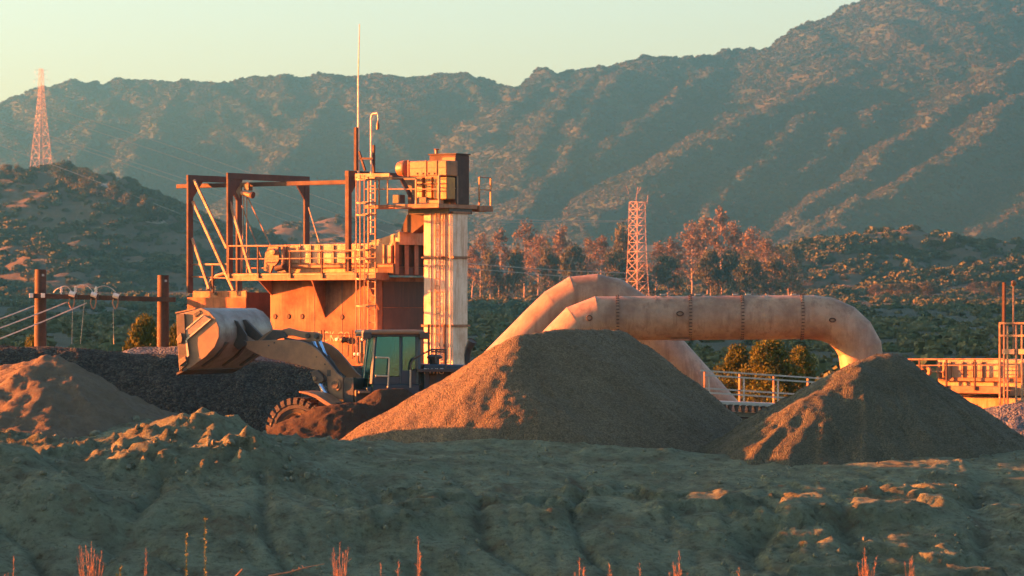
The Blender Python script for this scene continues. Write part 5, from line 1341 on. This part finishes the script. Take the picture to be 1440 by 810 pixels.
# ------------------------------------------------------------------ lattice pylons
M_pylon = plain_mat('pylon_steel', (0.30, 0.19, 0.145), 0.6, 0.1)
def pylon(name, label, top, base_v, y, profile, rot, bar, arms, horns=None):
    """profile: [(v, half width px)] from base to top"""
    c = P(top, base_v, y); k = y / FPX
    t_ = thing(name, (c.x, y, c.z), label, 'pylon')
    cr, sr_ = math.cos(rot), math.sin(rot)
    def corner(v, hw, i):
        a = [(-1, -1), (1, -1), (1, 1), (-1, 1)][i]; x, yy = a[0] * hw * k, a[1] * hw * k
        return Vector((c.x + x * cr - yy * sr_, y + x * sr_ + yy * cr, c.z + (base_v - v) * k))
    for i in range(4):
        m = MB()
        for (va, wa), (vb, wb) in zip(profile[:-1], profile[1:]): m.bar(corner(va, wa, i), corner(vb, wb, i), bar * 1.7)
        m.build('leg', M_pylon, t_)
    for i in range(4):
        m = MB()
        for (va, wa), (vb, wb) in zip(profile[:-1], profile[1:]):
            j = (i + 1) % 4
            m.bar(corner(va, wa, i), corner(vb, wb, j), bar); m.bar(corner(va, wa, j), corner(vb, wb, i), bar); m.bar(corner(vb, wb, i), corner(vb, wb, j), bar)
        m.build('lattice_face', M_pylon, t_)
    for v, half in arms:
        z = c.z + (base_v - v) * k
        m = MB(); L_ = Vector((-half * k, 0, 0)); cc_ = Vector((c.x, y, z))
        m.bar(cc_ + L_, cc_ - L_, bar); m.bar(cc_ + L_, cc_ + Vector((0, 0, 2.2 * k * 1.5)), bar * .8); m.bar(cc_ - L_, cc_ + Vector((0, 0, 2.2 * k * 1.5)), bar * .8)
        ar = m.build('cross_arm', M_pylon, t_)
        for sg in (-1, 1):
            m = MB(); q = cc_ + L_ * sg; m.bar(q, q - Vector((0, 0, 1.2)), bar * .8); m.build('insulator', M_galv, ar)
    for (u0, v0, u1, v1) in horns or []:
        m = MB(); m.bar(P(u0, v0, y), P(u1, v1, y), bar * 1.3); m.bar(P(u0 + 4, v0, y), P(u1, v1, y), bar); m.build('horn', M_pylon, t_)
    return t_
pylon('pylon', 'red lattice pylon standing on the dark hill at the left', 58, 240, 1500.0,
      [(240, 11.5), (222, 9.9), (205, 8.6), (190, 7.4), (176, 6.3), (163, 5.3), (151, 4.4), (140, 3.6), (130, 2.9), (118, 2.8), (107, 2.5), (97, 2.2)], math.radians(41), .055, [(99, 9), (105, 7), (112, 10)])
pylon('pylon', 'pale lattice pylon with a forked top rising behind the ducts', 896, 430, 940.0,
      [(430, 12.5), (412, 11.6), (396, 10.8), (381, 10.2), (367, 9.6), (354, 9.2), (341, 8.8), (329, 8.5), (317, 8.3), (306, 8.1), (295, 8.0), (284, 7.8)], math.radians(41), .06, [], [(877, 262, 888, 285), (897, 263, 894, 285), (911, 275, 910, 287)])
lab = ['topmost faint power line slanting down right in front of the mountain', 'second faint power line from the top slanting before the mountain', 'third faint power line slanting before the mountain', 'fourth faint power line slanting past the pylon foot', 'lowest faint power line crossing the dark left hill']
for i, (a, b) in enumerate((((148, 177), (300, 227)), ((141, 188), (300, 241)), ((7, 171), (267, 256)), ((74, 197), (300, 275)), ((0, 203), (267, 308)))):
    sl = (b[1] - a[1]) / (b[0] - a[0])
    pts = []
    for k in range(15):
        u = -90 + 46 * k
        if i < 2 and u < 40: continue
        pts.append(P(u, a[1] + sl * (u - a[0]) - 7 * ((u - 230) / 320) ** 2 * -1 - 2, 1455))
    m = MB(); m.tube(pts, .085, 4); o = m.build('power_line', M_wire, None, True); set_props(o, lab[i], 'power line', 'power lines on the left')
lab = ['upper faint power line left of the forked pylon', 'lower faint power line left of the forked pylon', 'upper of the low power lines behind the ducts', 'lower of the low power lines behind the ducts']
for i, pts in enumerate((((600, 302), (690, 307), (790, 311), (886, 310)), ((600, 309), (690, 312), (790, 314), (886, 311)), ((600, 366), (700, 374), (800, 381), (886, 384)), ((600, 373), (700, 381), (800, 389), (886, 392)))):
    m = MB(); m.tube([P(u, v, 941) for u, v in pts], .075, 4); o = m.build('power_line', M_wire, None, True); set_props(o, lab[i], 'power line', 'power lines at the forked pylon')
# pale dirt tracks on the left hill
M_track = plain_mat('pale_track', (0.30, 0.27, 0.21), .95, 0, .2, .3)
def track(pts, w, zf):
    vs = []; 
    for k, (x, y) in enumerate(pts):
        a = pts[max(0, k - 1)]; b = pts[min(len(pts) - 1, k + 1)]; d = Vector((b[0] - a[0], b[1] - a[1])).normalized()
        for sg in (-1, 1):
            px, py = x - d.y * w * sg, y + d.x * w * sg
            vs.append((px, py, float(zf(np.array([px]), np.array([py]))[0]) + .35))
    n_ = len(pts); fs = [(2 * k, 2 * k + 1, 2 * k + 3, 2 * k + 2) for k in range(n_ - 1)]
    o = mesh_obj('dirt_track', vs, fs, M_track); set_props(o, kind='structure')
def hit(u, v, zf, y0, y1):
    ys = np.arange(y0, y1, 1.0); xs = (u - 720) / FPX * ys; zr = HC - (v - V0) / FPX * ys
    k = np.argmax(zf(xs, ys) > zr); return (xs[k], ys[k])
track([hit(u, v, z_l, 1060, 1600) for u, v in ((56, 341), (66, 347), (78, 350), (90, 352))], 2.6, z_l)
track([hit(u, v, z_l, 1060, 1600) for u, v in ((198, 306), (210, 310), (222, 313), (232, 312))], 2.2, z_l)
track([hit(u, v, z_l, 1060, 1600) for u, v in ((140, 262), (150, 264), (162, 267))], 2.2, z_l)

# ------------------------------------------------------------------ trees
def tree_mesh(name, rs, h, w, trunk_h, n_leaf, leaf, clumps, trunk_r, sq=1.0, bare=0.0):
    """returns (trunk mesh, crown mesh): trunk with limbs, crown of leaf blades gathered in clumps at the limb ends"""
    tb = MB()
    lean = rs.uniform(-.06, .06, 2) * h
    top = Vector((lean[0], lean[1], h * .8)); tb.tube([Vector((0, 0, -.3)), Vector((lean[0] * .2, lean[1] * .2, trunk_h * .6)), top * .6 + Vector((rs.uniform(-.03, .03) * h, 0, 0)), top], [trunk_r, trunk_r * .8, trunk_r * .55, trunk_r * .15], 7)
    cl = []
    for k in range(clumps):
        f = (k + .5) / clumps
        z = trunk_h + (h - trunk_h) * (f ** .8) * rs.uniform(.85, 1.0)
        a = rs.uniform(0, 6.28); env = math.sin(min(1, max(.08, 1 - (z - trunk_h) / (h - trunk_h + .01)) * 1.1) * 1.57) ** .8
        rr = w * .5 * env * rs.uniform(.25, 1.0)
        c = Vector((lean[0] * z / h + rr * math.cos(a), lean[1] * z / h + rr * math.sin(a), z))
        r = w * rs.uniform(.13, .24)
        cl.append((c, r))
        st_ = Vector((lean[0] * z / h, lean[1] * z / h, max(trunk_h * .5, z - rr * rs.uniform(.4, .9)))) 
        tb.tube([st_, st_.lerp(c, .5) + Vector((0, 0, .04 * h * rs.uniform(-.3, .6))), c], [trunk_r * .3, trunk_r * .2, trunk_r * .06], 5, cap=False)
    V = []; Fq = []
    cid = rs.randint(0, len(cl), n_leaf)
    d = rs.normal(size=(n_leaf, 3)); d /= np.linalg.norm(d, axis=1)[:, None]
    rad = rs.rand(n_leaf) ** .45
    C_ = np.array([list(c) for c, r in cl])[cid]; Rr_ = np.array([r for c, r in cl])[cid]
    Pn = C_ + d * (rad * Rr_)[:, None] * np.array([1, 1, .8 * sq])
    a = rs.normal(size=(n_leaf, 3)); a /= np.linalg.norm(a, axis=1)[:, None]
    b = np.cross(a, d + .3 * rs.normal(size=(n_leaf, 3))); b /= np.linalg.norm(b, axis=1)[:, None] + 1e-6
    L_ = (leaf * rs.uniform(.6, 1.5, n_leaf))[:, None]
    q = np.stack([Pn - a * L_ * .5, Pn + b * L_ * .3, Pn + a * L_ * .5, Pn - b * L_ * .3], 1).reshape(-1, 3)
    F_q = np.arange(n_leaf * 4).reshape(-1, 4)
    return tb, q, F_q
def make_tree_proto(name, rs, mats, **kw):
    tb, q, Fq = tree_mesh(name, rs, **kw)
    t_ = bpy.data.meshes.new(name + '_trunk'); t_.from_pydata([tuple(v) for v in tb.v], [], tb.f); t_.materials.append(mats[0])
    t_.polygons.foreach_set('use_smooth', np.ones(len(t_.polygons), bool))
    o = quad_obj('crown', q, Fq, mats[1], None, False); c_ = o.data; bpy.data.objects.remove(o)
    return t_, c_
def plant_tree(name, proto, loc, scale, rz, label, cat, group):
    r = thing(name, loc, label, cat, group); r.rotation_euler = (0, 0, rz); r.scale = scale
    for nm, me in (('trunk', proto[0]), ('crown', proto[1])):
        o = bpy.data.objects.new(nm, me); COL.objects.link(o); o.parent = r
    return r
M_bark = plain_mat('pale_bark', (0.22, 0.17, 0.13), .9, 0, .3, 2.0)
M_euc = leaf_mat('eucalyptus_leaf', (0.095, 0.082, 0.05), (0.16, 0.112, 0.066), trans=.25, sat_scale=.12)
M_dkleaf = leaf_mat('dark_leaf', (0.045, 0.058, 0.028), (0.095, 0.09, 0.042), trans=.2, sat_scale=.12)
M_pine = leaf_mat('pine_needles', (0.03, 0.04, 0.008), (0.085, 0.085, 0.014), trans=.25, sat_scale=.9)
rt = np.random.RandomState(77)
euc = [make_tree_proto('eucalyptus', rt, (M_bark, M_euc), h=20, w=9 + 2 * (i % 3), trunk_h=6.5, n_leaf=1700, leaf=.65, clumps=24, trunk_r=.4) for i in range(4)]
drk = [make_tree_proto('oak', rt, (M_bark, M_dkleaf), h=12, w=13, trunk_h=2.0, n_leaf=2600, leaf=.75, clumps=28, trunk_r=.4) for i in range(3)]
tl = [  # u, top v, width px, kind, y
    (664, 345, 34, 'e', 1010), (676, 332, 32, 'e', 1060), (690, 352, 30, 'd', 1000), (702, 322, 36, 'e', 1040), (722, 352, 34, 'd', 1000), (738, 315, 42, 'e', 1080), (757, 330, 36, 'e', 1050),
    (774, 350, 40, 'd', 1010), (786, 318, 38, 'e', 1090), (806, 344, 38, 'd', 1030), (824, 335, 36, 'e', 1060), (843, 332, 44, 'e', 1050), (866, 350, 40, 'd', 1010), (880, 322, 40, 'd', 1100), (922, 340, 40, 'e', 1060),
    (940, 358, 44, 'd', 1010), (950, 335, 44, 'e', 1080), (974, 318, 46, 'e', 1090), (996, 305, 44, 'e', 1110), (1016, 292, 40, 'e', 1120), (1036, 312, 44, 'e', 1090), (1058, 326, 46, 'e', 1070), (1078, 336, 40, 'e', 1060),
    (1000, 352, 40, 'd', 1020), (1030, 350, 40, 'd', 1020), (1052, 362, 44, 'd', 990), (1086, 362, 48, 'd', 1010), (1110, 368, 44, 'd', 1030), (905, 382, 40, 'd', 980), (835, 384, 40, 'd', 985)]
for i, (u, vt, wpx, kd, y) in enumerate(tl):
    x = (u - 720) / FPX * y; zb_ = ground_at(x, y); H = (HC - (vt - V0) / FPX * y) - zb_
    pr = (euc if kd == 'e' else drk)[i % (4 if kd == 'e' else 3)]; h0, w0 = (20, 11) if kd == 'e' else (12, 13)
    W = wpx * 1.25 / FPX * y
    order = sorted(q[0] for q in tl if q[3] == kd).index(u)
    ones = ['first', 'second', 'third', 'fourth', 'fifth', 'sixth', 'seventh', 'eighth', 'ninth', 'tenth', 'eleventh', 'twelfth', 'thirteenth', 'fourteenth', 'fifteenth', 'sixteenth', 'seventeenth', 'eighteenth', 'nineteenth']
    lb_ = ('%s russet eucalyptus from the left, behind the ducts' if kd == 'e' else '%s dark rounded valley tree from the left, behind the ducts') % ones[order]
    plant_tree('eucalyptus_tree' if kd == 'e' else 'oak_tree', pr, (x, y, zb_), (W / w0, W / w0, H / h0), rt.uniform(0, 6.28),
               lb_, 'tree', 'trees in the valley behind the ducts')
# trees on the crest of the left hill and the right hill foot
tl2 = [(8, 235, 30, 'd'), (26, 241, 18, 'd'), (92, 228, 40, 'd'), (118, 238, 36, 'd'), (137, 250, 30, 'd'), (160, 258, 28, 'd'), (182, 272, 26, 'd'), (206, 280, 26, 'd'), (222, 293, 26, 'd')]
for i, (u, vt, wpx, kd) in enumerate(tl2):
    xy = hit(u, vt + 9, z_l, 1250, 1640) if False else None
    y = 1488.0 - 0.2 * u; x = (u - 720) / FPX * y; zb_ = float(z_l(np.array([x]), np.array([y]))[0]) - .5
    H = max(5.0, (HC - (vt - 2 - V0) / FPX * y) - zb_); W = wpx / FPX * y * 1.2
    plant_tree('oak_tree', drk[i % 3], (x, y, zb_), (W / 13, W / 13, H / 12), rt.uniform(0, 6.28), '%s dark tree from the left along the crest of the left hill' % ones[i], 'tree', 'trees on the left hill crest')
tl3 = [(1100, 352, 30, 1290), (1118, 346, 26, 1300), (1232, 428, 22, 1100), (1262, 420, 30, 1105), (1282, 424, 24, 1095), (1303, 418, 34, 1110), (1370, 424, 22, 1100), (1388, 412, 16, 1100), (1402, 428, 24, 1090)]
for i, (u, vt, wpx, y) in enumerate(tl3):
    x = (u - 720) / FPX * y; zb_ = max(ground_at(x, y), float(z_r(np.array([x]), np.array([y]))[0])) - .4
    H = max(4.5, (HC - (vt - V0) / FPX * y) - zb_); W = wpx / FPX * y * 1.3
    plant_tree('oak_tree', drk[i % 3] if i not in (2, 6, 7) else euc[i % 4], (x, y, zb_), (W / 13, W / 13, H / 12 if i not in (2, 6, 7) else H / 20), rt.uniform(0, 6.28), '%s small tree from the left at the foot of the right hill' % ones[i], 'tree', 'trees below the right hill')
# near pines behind the heaps
pin = [make_tree_proto('pine', rt, (M_bark, M_pine), h=4.2, w=3.2, trunk_h=.5, n_leaf=9000, leaf=.16, clumps=46, trunk_r=.12, sq=1.1) for i in range(3)]
for i, (u, vt, wpx, y, lb) in enumerate(((1036, 486, 58, 166, 'left of three bushy green pines behind the conveyor walkway'), (1085, 480, 82, 164, 'tallest bushy green pine behind the conveyor walkway'), (1126, 489, 52, 168, 'dark right-hand pine behind the conveyor walkway'),
                                         (196, 446, 62, 150, 'bushy green pine behind the black windrow, left of the right pole'), (248, 462, 46, 152, 'small green pine between the right pole and the bucket'), (222, 462, 40, 151, 'small green pine right behind the right pole'), (44, 474, 44, 150, 'low green pine half hidden behind the left pole'))):
    x = (u - 720) / FPX * y; zb_ = ground_at(x, y) - .1; H = (HC - (vt - V0) / FPX * y) - zb_; W = wpx / FPX * y * 1.15
    plant_tree('pine_tree', pin[i % 3], (x, y, zb_), (W / 3.2, W / 3.2, H / 4.2), rt.uniform(0, 6.28), lb, 'pine tree', 'green pines behind the heaps')

# ------------------------------------------------------------------ dry weeds along the lower edge
M_dry = plain_mat('dry_stalk', (0.26, 0.125, 0.06), .85, 0, .35, 5.0)
M_green = plain_mat('yellow_green_stalk', (0.17, 0.15, 0.02), .8, 0, .4, 9.0)
rw = np.random.RandomState(31)
def weed(u, vt, spread, n, label, green=False, y=62.0, lean=0.0):
    x = (u - 720) / FPX * y; zb_ = ground_at(x, y); Ht = HC - (vt - V0) / FPX * y - zb_
    mat = M_green if green else M_dry
    t_ = thing('dry_weed' if not green else 'green_weed', (x, y, zb_), label, 'weed', 'weeds along the lower edge')
    sp = spread / FPX * y
    for k in range(n):
        h = Ht * (1.0 if k == 0 else rw.uniform(.62, .97)); dx = rw.uniform(-1, 1) * sp * (0 if k == 0 else 1); dy = rw.uniform(-.15, .15)
        r = rw.uniform(.004, .008) * (1.5 if green else 1.0)
        pts = [Vector((x + dx * .25, y, zb_ - .03)), Vector((x + dx * .6, y + dy * .5, zb_ + h * .55)), Vector((x + dx + lean * Ht * .5, y + dy, zb_ + h))]
        m = MB(); m.tube(pts, [r, r * .8, r * .35], 5)
        nt_ = 16 if not green else 0
        for j in range(nt_):
            f = rw.uniform(.5, .98); a = pts[1].lerp(pts[2], (f - .5) * 2); d = Vector((rw.uniform(-1, 1), rw.uniform(-.6, .6), rw.uniform(.8, 1.8))).normalized() * rw.uniform(.03, .11) * (1.25 - f)* 2
            m.tube([a, a + d], [r * .5, r * .2], 4, cap=False)
        m.build('stalk', mat, t_, True)
        if green:
            m = MB()
            for j in range(95):
                f = rw.uniform(.25, 1.0); a = pts[0].lerp(pts[1], f / .55) if f < .55 else pts[1].lerp(pts[2], (f - .55) / .45)
                an = rw.uniform(0, 6.28); d = Vector((math.cos(an), math.sin(an), rw.uniform(.5, 1.4))).normalized() * rw.uniform(.03, .065); s_ = d.cross(Vector((0, 0, 1))).normalized() * .011
                m.add([a, a + d * .5 + s_, a + d, a + d * .5 - s_], [(0, 1, 2, 3)])
            m.build('leaves', mat, t_)
W_ = [(18, 782, 20, 5, 'fan of dry russet stalks in the lower left corner', False), (128, 762, 20, 16, 'dense dry russet tuft, second clump from the left edge', False), (206, 768, 4, 2, 'single dry stalk left of the two green stems', False),
      (262, 750, 3, 1, 'shorter left one of two leafy yellow-green stems', True), (288, 728, 3, 1, 'taller right one of two leafy yellow-green stems', True), (168, 798, 4, 2, 'low green sprig between the two leftmost dry tufts', True),
      (478, 762, 14, 12, 'dense dry tuft with one tall plume left of centre', False), (536, 792, 3, 1, 'short single stalk right of the plume tuft', False), (561, 786, 5, 2, 'pair of short dry stalks left of the tall reed', False), (588, 754, 6, 3, 'tall bare dry reed in the lower centre', False),
      (815, 784, 8, 5, 'small dry tuft below the centre of the bank', False), (857, 794, 4, 2, 'short dry stalks between two dry tufts', False), (900, 792, 4, 2, 'lone short stalk left of the forked tuft', False), (955, 774, 14, 8, 'forked dry tuft right of centre at the lower edge', False),
      (1040, 798, 7, 3, 'low dry sprig right of the forked tuft', False), (1217, 770, 16, 14, 'bushy dry russet tuft at the lower right', False), (1281, 782, 10, 6, 'curved dry stalks in the lower right corner', False)]
for u, vt, spd, n, lb, gr in W_: weed(u, vt, spd, n, lb, gr)
br = MB(); pts = [P(378, 810, 66), P(405, 805, 66), P(430, 798, 66), P(456, 793, 66)]
br.tube(pts, [.016, .014, .01, .005], 6); br.tube([P(330, 812, 66), P(336, 806, 66), P(341, 800, 66)], [.02, .02, .012], 6)
for k in range(10):
    a = pts[1].lerp(pts[2], rw.rand()); br.tube([a, a + Vector((rw.uniform(-.05, .09), 0, rw.uniform(-.03, .06)))], [.006, .003], 4)
o = br.build('fallen_branch', M_dry, None, True); set_props(o, 'pale fallen dead branch lying at the lower edge', 'branch')
HAZE_D = 1.75e-4

# ------------------------------------------------------------------ haze
hm = bpy.data.materials.new('haze'); hm.use_nodes = True
hn = hm.node_tree
for nd in list(hn.nodes):
    if nd.type == 'BSDF_PRINCIPLED': hn.nodes.remove(nd)
pv = hn.nodes.new('ShaderNodeVolumePrincipled')
pv.inputs['Color'].default_value = (0.25, 0.74, 0.88, 1)
pv.inputs['Density'].default_value = HAZE_D
pv.inputs['Anisotropy'].default_value = 0.85
hn.links.new(pv.outputs[0], hn.nodes['Material Output'].inputs['Volume'])
mb = MB(); mb.box((-1000, -420, -14), (2000, 0, 0), (0, 4800, 0), (0, 0, 470))
hz = mb.build('haze', hm); set_props(hz, kind='stuff')
